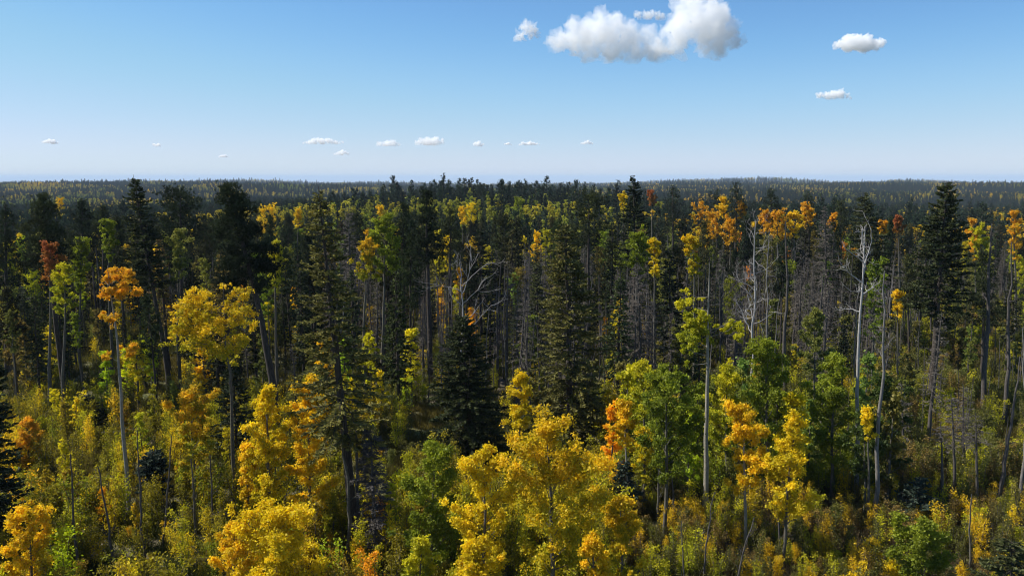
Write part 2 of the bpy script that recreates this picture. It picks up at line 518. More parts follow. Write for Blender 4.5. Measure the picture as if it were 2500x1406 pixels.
def tuft(seed, h=.5, n=46, r=.45):
    rng = np.random.RandomState(seed); C = MB()
    b = np.stack([rng.normal(0, r * .45, n), rng.normal(0, r * .45, n), np.full(n, -.03)], 1)
    d = unit(np.stack([rng.normal(0, .45, n), rng.normal(0, .45, n), np.ones(n)], 1))
    L = (h * rng.uniform(.5, 1.2, n))[:, None]
    w = unit(np.cross(d, rng.normal(0, 1, (n, 3)))) * .028
    C.tris(np.stack([b - w, b + w, b + d * L], 1), rng.rand(n), rng.rand(n))
    return C
# ------------------------------------------------------------------ the ground: one sheet to the horizon
def build_ground():
    na = 540
    rr = np.concatenate([[0.0], np.geomspace(4, 92000, 190)])
    th = np.arange(na) / na * 2 * math.pi
    x = rr[:, None] * np.sin(th)[None]; y = rr[:, None] * np.cos(th)[None]
    v = np.stack([x, y, ground(x, y)], -1).reshape(-1, 3)
    i = np.arange(1, len(rr) - 1)[:, None] * na; j = np.arange(na)[None]; j2 = (j + 1) % na
    q = np.stack([i + j, i + na + j, i + na + j2, i + j2], -1).reshape(-1, 4)
    t = np.stack([np.zeros(na, int), na + np.arange(na), na + (np.arange(na) + 1) % na], 1)
    b = MB(); b.v = [v]; b.q = [q]; b.t = [t]; b.qv = [np.zeros((len(q), 2))]; b.tv = [np.zeros((len(t), 2))]
    me = smooth(b.mesh('ground'))
    m, nt, out = new_mat('forest_floor'); L = nt.links.new
    geo = nd(nt, 'ShaderNodeNewGeometry')
    ln = nd(nt, 'ShaderNodeVectorMath', operation='LENGTH'); L(geo.outputs['Position'], ln.inputs[0])
    def noise(sc, det=4.0, ro=.6):
        n = nd(nt, 'ShaderNodeTexNoise', Scale=sc, Detail=det, Roughness=ro); L(geo.outputs['Position'], n.inputs['Vector']); return n.outputs['Fac']
    def ramp(f, *st):
        r = nd(nt, 'ShaderNodeValToRGB'); L(f, r.inputs['Fac']); e = r.color_ramp.elements
        while len(e) < len(st): e.new(.5)
        for k, (pos, c) in enumerate(st): e[k].position = pos; e[k].color = (*c, 1)
        return r.outputs[0]
    litter = ramp(noise(2.2, 8, .75), (.3, (.035, .026, .018)), (.52, (.11, .085, .055)), (.7, (.21, .175, .12)))
    herb = ramp(noise(.9, 6, .7), (.35, (.05, .06, .014)), (.65, (.17, .16, .035)))
    near = mixc(nt, ramp(noise(.09, 4, .6), (.42, (0, 0, 0)), (.58, (1, 1, 1))), litter, herb)
    far = ramp(noise(.03, 7, .7), (.35, (.012, .02, .010)), (.6, (.035, .05, .018)), (.75, (.12, .10, .02)))
    plain = ramp(noise(.00022, 6, .6), (.35, (.11, .11, .085)), (.65, (.20, .17, .12)))
    def mr(a, b):
        n = nd(nt, 'ShaderNodeMapRange', interpolation_type='SMOOTHSTEP'); n.inputs['From Min'].default_value = a; n.inputs['From Max'].default_value = b
        L(ln.outputs['Value'], n.inputs['Value']); return n.outputs[0]
    c = mixc(nt, mr(200, 420), near, far)
    c = mixc(nt, mr(6500, 11000), c, plain)
    bs = nd(nt, 'ShaderNodeBsdfPrincipled', Roughness=1.0); L(c, bs.inputs['Base Color'])
    bp = nd(nt, 'ShaderNodeBump', Strength=.7, Distance=.15); L(noise(3.0, 8, .8), bp.inputs['Height']); L(bp.outputs[0], bs.inputs['Normal'])
    L(bs.outputs[0], out.inputs['Surface'])
    o = obj('ground', me, m); o['kind'] = 'structure'
    return o
build_ground()

def build_butte():
    """The faint flat-topped butte on the far plain."""
    D = 62000.0
    d = ray(1115, 440); cx = d[0] / d[1] * D
    base = gz(cx, D)
    prof = [(-1.0, 0), (-.62, .22), (-.36, .45), (-.17, .62), (-.08, .92), (.06, 1.0), (.12, .66), (.32, .5), (.6, .24), (1.0, 0)]
    W, HH = 1900.0, 330.0
    n = 24; vs = []
    xs = np.array([a for a, _ in prof]); zs = np.array([b for _, b in prof])
    rows = np.linspace(-1, 1, 9)
    b = MB(); V = []
    for r_ in rows:
        k = max(0.0, 1 - r_ * r_) ** .6
        for a, z in zip(xs, zs): V.append((cx + a * W, D + r_ * 1500, base - 20 + (HH + 20) * z * k))
    V = np.array(V); m = len(xs)
    q = [[i * m + j, i * m + j + 1, (i + 1) * m + j + 1, (i + 1) * m + j] for i in range(len(rows) - 1) for j in range(m - 1)]
    b.v = [V]; b.q = [np.array(q)]; b.qv = [np.zeros((len(q), 2))]
    mt, nt, out = new_mat('far_rock'); bs = nd(nt, 'ShaderNodeBsdfDiffuse'); n = nd(nt, 'ShaderNodeTexNoise', Scale=.002)
    nt.links.new(mixc(nt, n.outputs['Fac'], (.12, .11, .09), (.2, .18, .15)), bs.inputs['Color']); nt.links.new(bs.outputs[0], out.inputs['Surface'])
    o = obj('hill', smooth(b.mesh('hill')), mt); o['kind'] = 'structure'
build_butte()

# ------------------------------------------------------------------ clouds
from mathutils import noise as mnoise, Vector
def cloud_mats():
    def veil(name, dens, nsc):
        m2, nt, out = new_mat(name); L = nt.links.new
        v = nd(nt, 'ShaderNodeVolumePrincipled'); v.inputs['Color'].default_value = (1, 1, 1, 1); v.inputs['Anisotropy'].default_value = 0.0
        tc = nd(nt, 'ShaderNodeTexCoord'); n = nd(nt, 'ShaderNodeTexNoise', Scale=nsc, Detail=4.0, Roughness=.62)
        L(tc.outputs['Object'], n.inputs['Vector'])
        k = mathn(nt, 'MULTIPLY', mathn(nt, 'MAXIMUM', mathn(nt, 'SUBTRACT', n.outputs['Fac'], .33), 0.0), dens * 7.0)
        L(k, v.inputs['Density'])
        L(v.outputs[0], out.inputs['Volume'])
        return m2
    return veil
mk_veil = cloud_mats()
def remesh_balls(balls, voxel):
    b = MB()
    import bmesh
    bm = bmesh.new()
    for (x, y, z, r) in balls:
        ret = bmesh.ops.create_icosphere(bm, subdivisions=3, radius=r)
        for v in ret['verts']: v.co += Vector((x, y, z))
    me = bpy.data.meshes.new('cloud'); bm.to_mesh(me); bm.free()
    o = bpy.data.objects.new('cloud', me); COL.objects.link(o)
    md = o.modifiers.new('r', 'REMESH'); md.mode = 'VOXEL'; md.voxel_size = voxel
    dg = bpy.context.evaluated_depsgraph_get()
    e = bpy.data.meshes.new_from_object(o.evaluated_get(dg))
    bpy.data.objects.remove(o); bpy.data.meshes.remove(me)
    n = len(e.vertices); co = np.empty(n * 3, np.float32); e.vertices.foreach_get('co', co)
    no = np.empty(n * 3, np.float32); e.vertex_normals.foreach_get('vector', no)
    return e, co.reshape(-1, 3), no.reshape(-1, 3)
def displaced(e, co, no, amp, sc, off, base, flat=None):
    me = e.copy()
    dd = np.zeros(len(co)); d2 = np.zeros((len(co), 3))
    for i in range(len(co)):
        p = Vector(co[i] / sc) + Vector(off)
        d = mnoise.turbulence(p, 5, False, noise_basis='PERLIN_ORIGINAL', amplitude_scale=.62, frequency_scale=2.1) - .85
        dd[i] = d; d2[i] = mnoise.noise_vector(p * 2.3)
    dd -= dd.mean()
    out = co + no * (base + amp * dd)[:, None] + d2 * amp * .22
    if flat is not None:
        lo = flat; z = out[:, 2]; out[:, 2] = np.where(z < lo, lo + (z - lo) * .3, z)
    me.vertices.foreach_set('co', out.astype(np.float32).ravel()); me.update()
    return smooth(me)
BASE_ALT = 720.0
def cloud(px, py_base, w_px, h_px, seed, label, balls=None, core=True, thin=1.0):
    """A fair-weather cloud whose flat base lies at the same level as all the others."""
    el = ray(px, py_base); D = (BASE_ALT - H) / el[2] * el[1]
    sc = D / el[1] / F                               # metres per pixel there
    x = el[0] / el[1] * D
    rng = np.random.RandomState(seed)
    if balls is None:
        balls = []; n = max(4, int(2.4 * w_px / h_px))
        for i in range(n):
            u = (i + rng.uniform(.2, .8)) / n * 2 - 1
            r_ = h_px * (.2 + .26 * (1 - u * u)) * rng.uniform(.7, 1.2)
            balls.append((u * (w_px / 2 - r_ * .7), rng.uniform(.25, .75) * h_px * (1 - .6 * u * u), r_))
    bl = []
    for (bx, bz, br) in balls:
        br = br * .9; bx = bx * .97
        for k in range(3):
            bl.append((bx * sc + rng.normal(0, .12) * br * sc, rng.uniform(-.9, .9) * br * sc, bz * sc + rng.normal(0, .08) * br * sc, br * sc * (1, .85, .7)[k]))
    hh = h_px * sc
    e, co, no = remesh_balls(bl, hh * (.024 if h_px > 60 else .06))
    root = empty('cloud', (x, D, BASE_ALT)); tag(root, label, 'cloud', 'fair weather clouds over the plain')
    off = tuple(rng.uniform(0, 50, 3))
    body = obj('body', displaced(e, co, no, hh * (.14 if core else .30), hh * .2, off, hh * .01, -hh * .02), mk_veil('cloud_veil', (3.0 if core else 1.5) / hh * thin, (7.0 if core else 4.5) / hh), root)
    return root
BIG = [(-115, 62, 50), (-75, 58, 52), (-160, 50, 40), (-200, 42, 28), (-226, 34, 14), (-40, 48, 46), (0, 38, 40), (32, 30, 34), (-100, 90, 26), (-130, 24, 32), (-70, 18, 28), (-20, 14, 24),
       (130, 105, 56), (100, 74, 44), (160, 84, 60), (192, 62, 50), (218, 46, 30), (236, 42, 14), (118, 135, 30), (142, 146, 26), (80, 42, 38), (55, 26, 28), (180, 32, 34)]
cloud(1565, 146, 480, 160, 11, 'large white cumulus cloud with two lobes and a grey shaded flank', BIG)
cloud(1288, 100, 66, 44, 12, 'thin ragged scrap of cloud beside the large cumulus', core=False, thin=1.3)
cloud(1588, 48, 84, 30, 31, 'wispy shred of cloud between the lobes of the large cumulus', core=False, thin=1.1)
cloud(2098, 128, 150, 46, 13, 'flat grey white cloud with a peaked middle, alone in clear blue', thin=1.0)
cloud(2036, 243, 96, 22, 14, 'thin broken white cloud low beneath the peaked grey white one', core=False, thin=1.5)
cloud(788, 352, 108, 15, 15, 'long low double-humped white cloud, largest of the horizon row but one', core=False, thin=1.3)
cloud(948, 357, 64, 18, 16, 'small pointed white cloud in the horizon row beside the domed one', core=False, thin=1.3)
cloud(1050, 354, 80, 22, 17, 'domed bright white cloud, plumpest of the row above the horizon', core=False, thin=1.3)
cloud(1168, 358, 32, 12, 18, 'small round white puff just past the domed horizon cloud', core=False, thin=1.3)
cloud(1292, 355, 54, 9, 19, 'thin flat white streak of cloud over the middle pines', core=False, thin=2.0)
cloud(1240, 355, 20, 6, 20, 'tiny white cloud fleck beside the thin flat streak', core=False, thin=2.0)
cloud(1432, 353, 34, 9, 21, 'faint small cloud above the tall spruce on the skyline', core=False, thin=1.6)
cloud(834, 379, 42, 11, 22, 'small white cloud hanging below the long double-humped one', core=False, thin=1.3)
cloud(124, 351, 42, 11, 23, 'small tilted white cloud near the skyline, farthest from the cumulus', core=False, thin=2.4)
cloud(382, 358, 26, 9, 24, 'faint white puff above the slender leaning pine tip', core=False, thin=1.6)
cloud(545, 384, 26, 6, 25, 'tiny low white cloud above the broad dark pine', core=False, thin=2.0)

# ------------------------------------------------------------------ air
def build_haze():
    import bmesh
    bm = bmesh.new(); bmesh.ops.create_cube(bm, size=1.0)
    lo, hi = -360.0, 90.0
    for v in bm.verts:
        v.co.x *= 190000; v.co.y *= 190000; v.co.z = hi if v.co.z > 0 else lo
    me = bpy.data.meshes.new('haze'); bm.to_mesh(me); bm.free()
    m, nt, out = new_mat('haze_air')
    v = nd(nt, 'ShaderNodeVolumePrincipled')
    v.inputs['Color'].default_value = (.64, .79, .98, 1)
    v.inputs['Density'].default_value = HAZE
    nt.links.new(v.outputs[0], out.inputs['Volume'])
    o = obj('haze', me, m); o['kind'] = 'stuff'
    return o
HAZE = 5.8e-5
build_haze()
# ------------------------------------------------------------------ the trees one can tell apart
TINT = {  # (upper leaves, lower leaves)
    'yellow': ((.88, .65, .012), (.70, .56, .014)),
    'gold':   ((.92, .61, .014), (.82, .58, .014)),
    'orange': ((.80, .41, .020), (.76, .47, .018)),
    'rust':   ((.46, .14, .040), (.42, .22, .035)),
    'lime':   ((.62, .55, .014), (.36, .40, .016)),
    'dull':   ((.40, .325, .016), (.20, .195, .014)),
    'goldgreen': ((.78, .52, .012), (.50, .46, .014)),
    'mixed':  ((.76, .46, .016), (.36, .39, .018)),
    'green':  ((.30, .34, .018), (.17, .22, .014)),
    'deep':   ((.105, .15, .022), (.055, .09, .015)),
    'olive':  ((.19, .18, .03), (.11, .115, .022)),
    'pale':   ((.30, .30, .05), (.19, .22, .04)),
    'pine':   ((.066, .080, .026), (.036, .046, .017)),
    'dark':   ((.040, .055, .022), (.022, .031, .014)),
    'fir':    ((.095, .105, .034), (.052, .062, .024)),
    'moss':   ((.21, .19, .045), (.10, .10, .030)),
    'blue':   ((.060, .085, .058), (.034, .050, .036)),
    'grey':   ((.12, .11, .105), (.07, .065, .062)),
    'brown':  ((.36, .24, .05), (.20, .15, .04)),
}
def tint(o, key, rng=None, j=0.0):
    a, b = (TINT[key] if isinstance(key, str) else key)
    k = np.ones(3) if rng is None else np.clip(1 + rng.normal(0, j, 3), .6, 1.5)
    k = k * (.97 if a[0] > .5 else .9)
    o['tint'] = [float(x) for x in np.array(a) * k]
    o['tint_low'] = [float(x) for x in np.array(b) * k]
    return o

HERO_XY = []        # (x, y, clearance)
LANDMARK = []       # (x, y, short name)
def frame(bx, D, tx, ty):
    b = ground_at(bx, D); tp = point_at(tx, ty, D)
    return b, float(tp[2] - b[2]), float(tp[0] - b[0]), (D * cp + (H - tp[2]) * sp) / F
def frac(py, px, D, b, h):
    return float(np.clip((point_at(px, py, D)[2] - b[2]) / h, .02, .95))
def note(b, short, clear=1.6):
    HERO_XY.append((b[0], b[1], clear))
    if short: LANDMARK.append((b[0], b[1], short))

SEED = [100]
def hero(name, bx, D, tx, ty, T, C, tm, cm, tkey, label, cat, parts=('trunk', 'crown'), short=None, group=None):
    b = ground_at(bx, D)
    root = empty(name, b); tag(root, label, cat, group)
    obj(parts[0], smooth(T.mesh(parts[0])), tm, root)
    if isinstance(C, list):
        for k in C: obj(parts[1], smooth(k.mesh(parts[1])), cm, root)
    else:
        c = obj(parts[1], C.mesh(parts[1]), cm, root)
        if tkey: tint(c, tkey)
        if parts[1] == 'branches': c['kind'] = 'stuff'
    note(b, short)
    return root
def h_pine(bx, D, tx, ty, hw, cby, tkey, label, short=None, n=1100, prof='cone', **k):
    SEED[0] += 1; b, h, lean, m = frame(bx, D, tx, ty)
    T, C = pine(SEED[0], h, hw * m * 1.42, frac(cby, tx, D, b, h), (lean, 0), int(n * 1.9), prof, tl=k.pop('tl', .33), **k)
    return hero('pine_tree', bx, D, tx, ty, T, C, M_CONIFER, M_NEEDLE, tkey, label, 'pine tree', short=short)
def h_spruce(bx, D, tx, ty, hw, cby, tkey, label, short=None, name='spruce_tree', cat='spruce tree', **k):
    SEED[0] += 1; b, h, lean, m = frame(bx, D, tx, ty)
    dead = k.get('dead', False)
    if not dead: k['dens'] = k.get('dens', 1) * 1.6; k['per'] = (k.get('per', (5, 8))[0], k.get('per', (5, 8))[1] + 1); k.setdefault('tw', .062)
    T, C = spruce(SEED[0], h, hw * m * 1.18, frac(cby, tx, D, b, h), (lean, 0), **k)
    return hero(name, bx, D, tx, ty, T, C, M_CHAR if dead else M_CONIFER, (M_CHAR if 'lichen' in label else M_TWIG) if dead else M_NEEDLE, None if dead else tkey, label, cat,
                ('trunk', 'branches' if dead else 'crown'), short)
def h_aspen(bx, D, tx, ty, hw, cby, tkey, label, short=None, prof='oval', n=6000, clumps=None, **k):
    SEED[0] += 1; b, h, lean, m = frame(bx, D, tx, ty)
    cl = None
    if clumps:
        cl = []
        for (px, py, r_) in clumps:
            q = point_at(px, py, D); cl.append((float(q[0] - b[0]), float(q[2] - b[2]), r_ * m))
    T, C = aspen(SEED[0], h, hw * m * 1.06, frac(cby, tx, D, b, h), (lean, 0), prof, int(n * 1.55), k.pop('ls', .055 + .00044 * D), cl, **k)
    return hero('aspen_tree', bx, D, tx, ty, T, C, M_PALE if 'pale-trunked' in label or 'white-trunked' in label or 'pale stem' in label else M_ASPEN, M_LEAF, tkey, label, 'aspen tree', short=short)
def h_snag(bx, D, tx, ty, label, short=None, mat=None, limbs=None, name='dead_aspen', cat='dead tree', **k):
    SEED[0] += 1; b, h, lean, m = frame(bx, D, tx, ty)
    ll = None
    if limbs:
        ll = []
        for (x0, y0, x1, y1, dy) in limbs:
            p0, p1 = point_at(x0, y0, D), point_at(x1, y1, D)
            ll.append((float(np.clip(p0[2] - b[2], .3, h)), float(p1[0] - p0[0]), dy, float(p1[2] - p0[2])))
    T, B = snag(SEED[0], h, (lean, 0), limbs=ll, **k)
    return hero(name, bx, D, tx, ty, T, B, mat or M_DEAD, mat or M_DEAD, None, label, cat, ('trunk', 'limb'), short)

# -- big conifers
h_spruce(416, 92, 325, 426, 58, 700, 'pine', 'tall slender pine with a narrow tip on the skyline and leaning dark trunk', 'slender leaning pine', 'pine_tree', 'pine tree', dens=1.1, gap=.12, ragged=.6, droop=.12, spacing=.36, prof=.8, tw=.085, per=(5, 8), r0=.32)
h_pine(676, 78, 556, 448, 76, 690, 'dark', 'broad black-green pine with a heavy crown on a long curved bare trunk', 'broad curved-trunk pine', 1900, bend=1.5, r0=.42)
h_spruce(869, 51, 777, 455, 118, 1075, 'moss', 'tall ragged olive spruce with a long dark trunk rising from yellow aspens', 'ragged olive spruce', dens=1.2, gap=.18, ragged=.55, droop=.34, r0=.36, spacing=.42, prof=.85, tw=.062)
h_spruce(1143, 71, 1130, 768, 112, 1112, 'pine', 'dense dark fir cone-shaped below the white-limbed dead aspen', 'dense cone-shaped fir', dens=1.5, gap=.06, spacing=.3, prof=.7, per=(5, 8))
h_spruce(1393, 70, 1379, 543, 116, 1120, 'moss', 'big broad mossy spruce standing alone above the yellow foreground aspens', 'broad mossy spruce', dens=1.3, gap=.15, ragged=.5, droop=.34, r0=.36, prof=.66, spacing=.36)
h_spruce(1549, 112, 1545, 427, 46, 650, 'dark', 'tallest spire-topped dark conifer breaking the skyline beyond the mossy spruce', 'skyline spire conifer', 'pine_tree', 'pine tree', dens=1.1, gap=.12, ragged=.6, droop=.12, spacing=.36, prof=.8, tw=.085, per=(5, 8))
h_pine(1437, 118, 1437, 478, 40, 600, 'pine', 'rounded dark pine beside the skyline spire conifer', 'rounded dark pine', 600, 'oval')
h_pine(986, 108, 985, 498, 36, 640, 'dark', 'narrow dark pine, nearer one of the close pair', 'narrow dark pine pair', 550)
h_pine(1052, 98, 1040, 466, 42, 640, 'dark', 'taller dark pine of the close pair, with a bare stem below', None, 700)
h_spruce(2268, 84, 2311, 443, 70, 780, 'pine', 'massive shaggy pine with pointed top on a thick leaning dark trunk', 'massive shaggy pine', 'pine_tree', 'pine tree', dens=1.3, gap=.12, ragged=.6, droop=.12, spacing=.36, prof=.62, tw=.085, per=(5, 8), r0=.40)
h_pine(160, 88, 102, 474, 58, 655, 'pine', 'dark bushy pine over the rust-topped aspen', 'bushy pine by the rust-topped aspen', 900, bend=1.0)
h_pine(446, 108, 440, 474, 54, 600, 'dark', 'round-headed black pine between the slender and the broad pine', 'round-headed black pine', 900, 'oval')
h_pine(20, 100, 12, 500, 50, 740, 'dark', 'dark pine cut by the picture edge over the orange sapling', 'edge pine', 700)
h_spruce(-22, 50, -32, 790, 86, 1340, 'dark', 'near-black spruce cut by the picture edge beside golden leaves', 'edge spruce', dens=1.4, gap=.06)
h_spruce(382, 60, 370, 1104, 34, 1200, 'blue', 'little blue-green spruce with a dense ball of needles on a bare stem', 'little blue-green spruce', dens=2.4, gap=.0, spacing=.2, prof=.35, per=(6, 9))
h_spruce(1527, 58, 1522, 1125, 44, 1275, 'blue', 'small bluish fir tucked under the green aspen', 'small bluish fir', dens=1.6, gap=.05, spacing=.25)
h_spruce(2232, 55.5, 2246, 1165, 78, 1300, 'blue', 'open-branched young blue fir beside grey dead saplings', 'young blue fir', dens=1.3, gap=.15, spacing=.33)
h_spruce(578, 70, 566, 868, 52, 1090, 'dark', 'dark thin spruce between the yellow clumped aspen and the curved trunk', 'thin shaded spruce', dens=1.3, gap=.1)
h_spruce(2462, 40, 2470, 1318, 90, 1460, 'fir', 'near grey-green spruce top in the lowest corner', 'corner spruce', dens=1.3, spacing=.3)
h_spruce(918, 50.5, 904, 1035, 44, 1395, None, 'grey dead spruce shrouded in lichen beside the ragged olive spruce', 'lichen-grey dead spruce', 'dead_spruce', 'dead tree', dead=True, dens=2.2, spacing=.26, gap=.1, droop=.5, tw=.09, prof=.45, twl=1.4, ragged=.5)
h_spruce(1566, 86, 1556, 640, 62, 930, None, 'tall ash-grey dead spruce with drooping bare branches beyond the mossy spruce', 'ash-grey dead spruce', 'dead_spruce', 'dead tree', dead=True, dens=1.5, droop=.5, spacing=.4, tw=.09)
h_spruce(1638, 98, 1633, 605, 38, 880, 'dark', 'slim dark spruce beside the ash-grey dead spruce', 'slim dark spruce', dens=1.3, gap=.05)
h_spruce(1176, 118, 1172, 556, 48, 720, 'dark', 'dark conical spruce behind the white-limbed dead aspen', None, dens=1.2)
h_spruce(2128, 112, 2108, 468, 64, 690, 'fir', 'broad green fir directly behind the white snag', 'broad green fir', dens=1.2)
h_pine(1100, 120, 1098, 512, 40, 620, 'pine', 'small-headed pine right of the dark pair', None, 500)
h_pine(204, 122, 200, 488, 34, 600, 'dark', 'slim far pine just past the bushy pine', None, 450)
h_pine(255, 132, 250, 503, 30, 590, 'pine', 'small pine above the round green aspen crown', None, 380)
h_pine(1645, 170, 1642, 455, 30, 560, 'dark', 'dark pine standing among the orange aspens, first from the spire', None, 350)
h_pine(1752, 190, 1750, 462, 24, 560, 'dark', 'slender dark pine among the orange aspens, second from the spire', None, 300)
h_pine(1797, 165, 1796, 446, 32, 570, 'dark', 'tallest dark pine among the orange aspens', 'tallest pine of the orange stand', 420)
h_pine(1884, 160, 1882, 463, 40, 560, 'dark', 'broad dark pine above the brightest orange aspens', None, 450)
h_pine(1975, 170, 1972, 468, 34, 560, 'pine', 'dark pine past the orange aspens with a pointed tip', None, 350)
h_pine(2052, 165, 2050, 490, 30, 560, 'pine', 'small dark pine behind the rust-brown dead spruce', None, 330)
h_spruce(2012, 120, 2014, 500, 40, 760, None, 'rust-brown dead spruce with fine bare branches beside the orange aspens', 'rust-brown dead spruce', 'dead_spruce', 'dead tree', dead=True, dens=1.6, droop=.25, tw=.09)
h_spruce(868, 110, 850, 500, 40, 700, None, 'reddish-brown dead spruce with thin twigs beside the green aspen', 'reddish dead spruce', 'dead_spruce', 'dead tree', dead=True, dens=1.3, tw=.09)
h_pine(2396, 95, 2400, 610, 44, 800, 'pine', 'ragged pine behind the thick dead trunk at the sapling slope', 'ragged slope pine', 600)
h_spruce(1310, 100, 1312, 640, 36, 900, 'fir', 'thin green spruce just behind the broad mossy spruce', None, dens=1.1, gap=.2)
h_spruce(960, 88, 958, 760, 40, 930, 'dark', 'short shaded spruce beyond the ragged olive spruce', None, dens=1.3)
h_spruce(215, 82, 205, 960, 60, 1060, 'dark', 'squat shaded spruce at the foot of the bare trunks', 'squat shaded spruce', dens=1.5)

# -- aspens
h_aspen(318, 58, 262, 648, 55, 900, 'orange', 'tall pale-trunked aspen with separate orange leaf clumps', 'tall orange-clumped aspen', n=4200, r0=.17,
        clumps=[(285, 662, 26), (315, 678, 26), (255, 680, 24), (300, 714, 28), (270, 716, 22), (252, 772, 20), (280, 768, 22), (268, 795, 14), (304, 856, 24), (328, 850, 14), (262, 872, 18), (238, 690, 12), (285, 700, 20)], ysc=1.2)
h_aspen(574, 62, 545, 690, 100, 900, 'goldgreen', 'golden-green aspen with a wide clumped crown and crooked dark lower trunk', 'wide clumped aspen', n=8200, r0=.17, wob=.03,
        clumps=[(445, 745, 34), (470, 730, 30), (500, 715, 28), (540, 700, 20), (585, 720, 30), (590, 760, 32), (560, 790, 34), (520, 790, 36), (480, 790, 36), (450, 800, 30), (425, 828, 22), (455, 845, 28),
                (495, 840, 34), (540, 850, 36), (580, 840, 32), (595, 800, 26), (560, 885, 24), (470, 880, 20), (445, 770, 28), (500, 755, 30), (560, 745, 26)])
h_aspen(660, 52.5, 652, 952, 80, 1290, 'yellow', 'upright yellow aspen, nearer the curved pine trunk of a tall pair', 'upright yellow aspen', 'oval', 12000)
h_aspen(758, 54, 757, 938, 84, 1280, 'gold', 'bright golden aspen with a domed top beside the ragged olive spruce', 'bright golden aspen', 'oval', 12000)
h_aspen(610, 53, 604, 1088, 34, 1240, 'gold', 'small amber aspen at the foot of the upright yellow one', 'small amber aspen', 'oval', 3500)
h_aspen(680, 42, 670, 1268, 165, 1500, 'yellow', 'wide yellow aspen crown filling the lowest edge below the golden pair', 'wide yellow crown', 'broad', 13000)
h_aspen(575, 43, 572, 1285, 70, 1480, 'gold', 'amber aspen top at the lowest edge beside the wide yellow crown', None, 'oval', 5000)
h_aspen(78, 43, 72, 1252, 85, 1470, 'gold', 'golden aspen top in the lowest corner with large round leaves', 'corner golden aspen', 'oval', 7000)
h_aspen(476, 59, 466, 965, 76, 1190, 'mixed', 'orange-tipped green aspen behind thin dark poles', 'orange-tipped aspen', 'broad', 8500)
h_aspen(74, 68, 66, 1032, 46, 1160, 'orange', 'small orange aspen beside the near-black edge spruce', 'small orange aspen', 'oval', 4500)
h_aspen(1050, 46, 1062, 1112, 112, 1410, 'green', 'full bright-green aspen among the yellow crowns at the lowest edge', 'bright-green aspen', 'oval', 11000)
h_aspen(1345, 41, 1335, 1048, 178, 1440, 'goldgreen', 'largest golden-yellow aspen crown in front of the broad mossy spruce', 'largest golden-yellow crown', 'oval', 15000, ls=.075)
h_aspen(1185, 42.5, 1180, 1112, 96, 1420, 'yellow', 'golden-tipped aspen between the bright-green one and the largest crown', 'golden-tipped aspen', 'oval', 8000)
h_aspen(1520, 43, 1516, 1232, 78, 1440, 'goldgreen', 'round yellow aspen crown beside the largest one', None, 'oval', 7500)
h_aspen(1448, 38, 1446, 1322, 60, 1480, 'gold', 'low amber aspen top at the lowest edge in front of the largest crown', None, 'oval', 5000)
h_aspen(1010, 42, 1030, 1330, 70, 1500, 'lime', 'low yellow-green crown under the bright-green aspen', None, 'oval', 5000)
h_aspen(1150, 40, 1160, 1340, 90, 1500, 'yellow', 'low yellow crown under the golden-tipped aspen', None, 'oval', 6500)
h_aspen(1270, 66, 1272, 918, 56, 1080, 'yellow', 'pale yellow aspen standing beside the dense cone-shaped fir', 'pale yellow aspen', 'oval', 6000)
h_aspen(1531, 58, 1524, 992, 36, 1110, 'gold', 'thin amber aspen with a forked pale stem above the small bluish fir', 'thin amber aspen', 'oval', 3600, dead=6)
h_aspen(1622, 54, 1624, 915, 104, 1190, 'green', 'wide leafy green aspen grove stem between amber aspen and white trunk', 'wide leafy green aspen', 'oval', 12000)
h_aspen(1572, 62, 1570, 900, 62, 1080, 'lime', 'yellow-green aspen behind the thin amber one', None, 'oval', 6500)
h_aspen(1875, 62, 1868, 848, 104, 1100, 'green', 'tall rounded green aspen behind the two amber ones', 'tall rounded green aspen', 'oval', 11000)
h_aspen(1775, 64, 1772, 900, 72, 1120, 'lime', 'yellow-green aspen just past the tall white trunk', None, 'oval', 6500)
h_aspen(1822, 52, 1810, 1006, 74, 1215, 'gold', 'amber aspen on a thin pale stem, first of two beside the white trunk', 'first amber aspen', 'broad', 7500)
h_aspen(1908, 49.5, 1940, 1028, 86, 1290, 'yellow', 'amber-yellow spire-shaped aspen, second of two beside the white trunk', 'spire-shaped amber aspen', 'cone', 8500)
h_aspen(1985, 74, 1988, 768, 54, 920, 'pale', 'soft pale-green aspen beyond the tall rounded one', 'soft pale-green aspen', 'oval', 5000)
h_aspen(2030, 62, 2028, 880, 84, 1130, 'green', 'deep-green aspen in front of the white snag', None, 'oval', 8000)
h_aspen(2110, 58, 2112, 1002, 56, 1180, 'deep', 'shaded green aspen low against the white snag trunk', None, 'oval', 6500)
h_aspen(2165, 60, 2160, 925, 70, 1150, 'deep', 'dark-green aspen behind the broken dead trunk', 'dark-green aspen', 'oval', 7500)
h_aspen(2118, 56, 2116, 1008, 22, 1080, 'yellow', 'small yellow leaf spray between the two dead trunks', None, 'oval', 1200)
h_aspen(1722, 58.7, 1732, 640, 90, 880, 'lime', 'very tall white-trunked aspen with sparse lime leaf masses', 'tall white-trunked aspen', n=7000, r0=.21, wob=.008,
        clumps=[(1680, 745, 24), (1690, 770, 28), (1672, 715, 16), (1705, 790, 30), (1675, 800, 22), (1690, 830, 30), (1725, 800, 22), (1770, 800, 24), (1800, 795, 24), (1790, 812, 20), (1735, 780, 16), (1690, 858, 22), (1675, 880, 12), (1710, 730, 12), (1735, 835, 20)], ysc=1.2)
h_aspen(1552, 95, 1553, 575, 50, 680, 'green', 'green aspen crown in front of the skyline spire conifer', None, 'top', 3500)
h_aspen(1598, 98, 1596, 588, 26, 680, 'yellow', 'yellow aspen beside the green crown under the skyline spire', None, 'top', 2600)
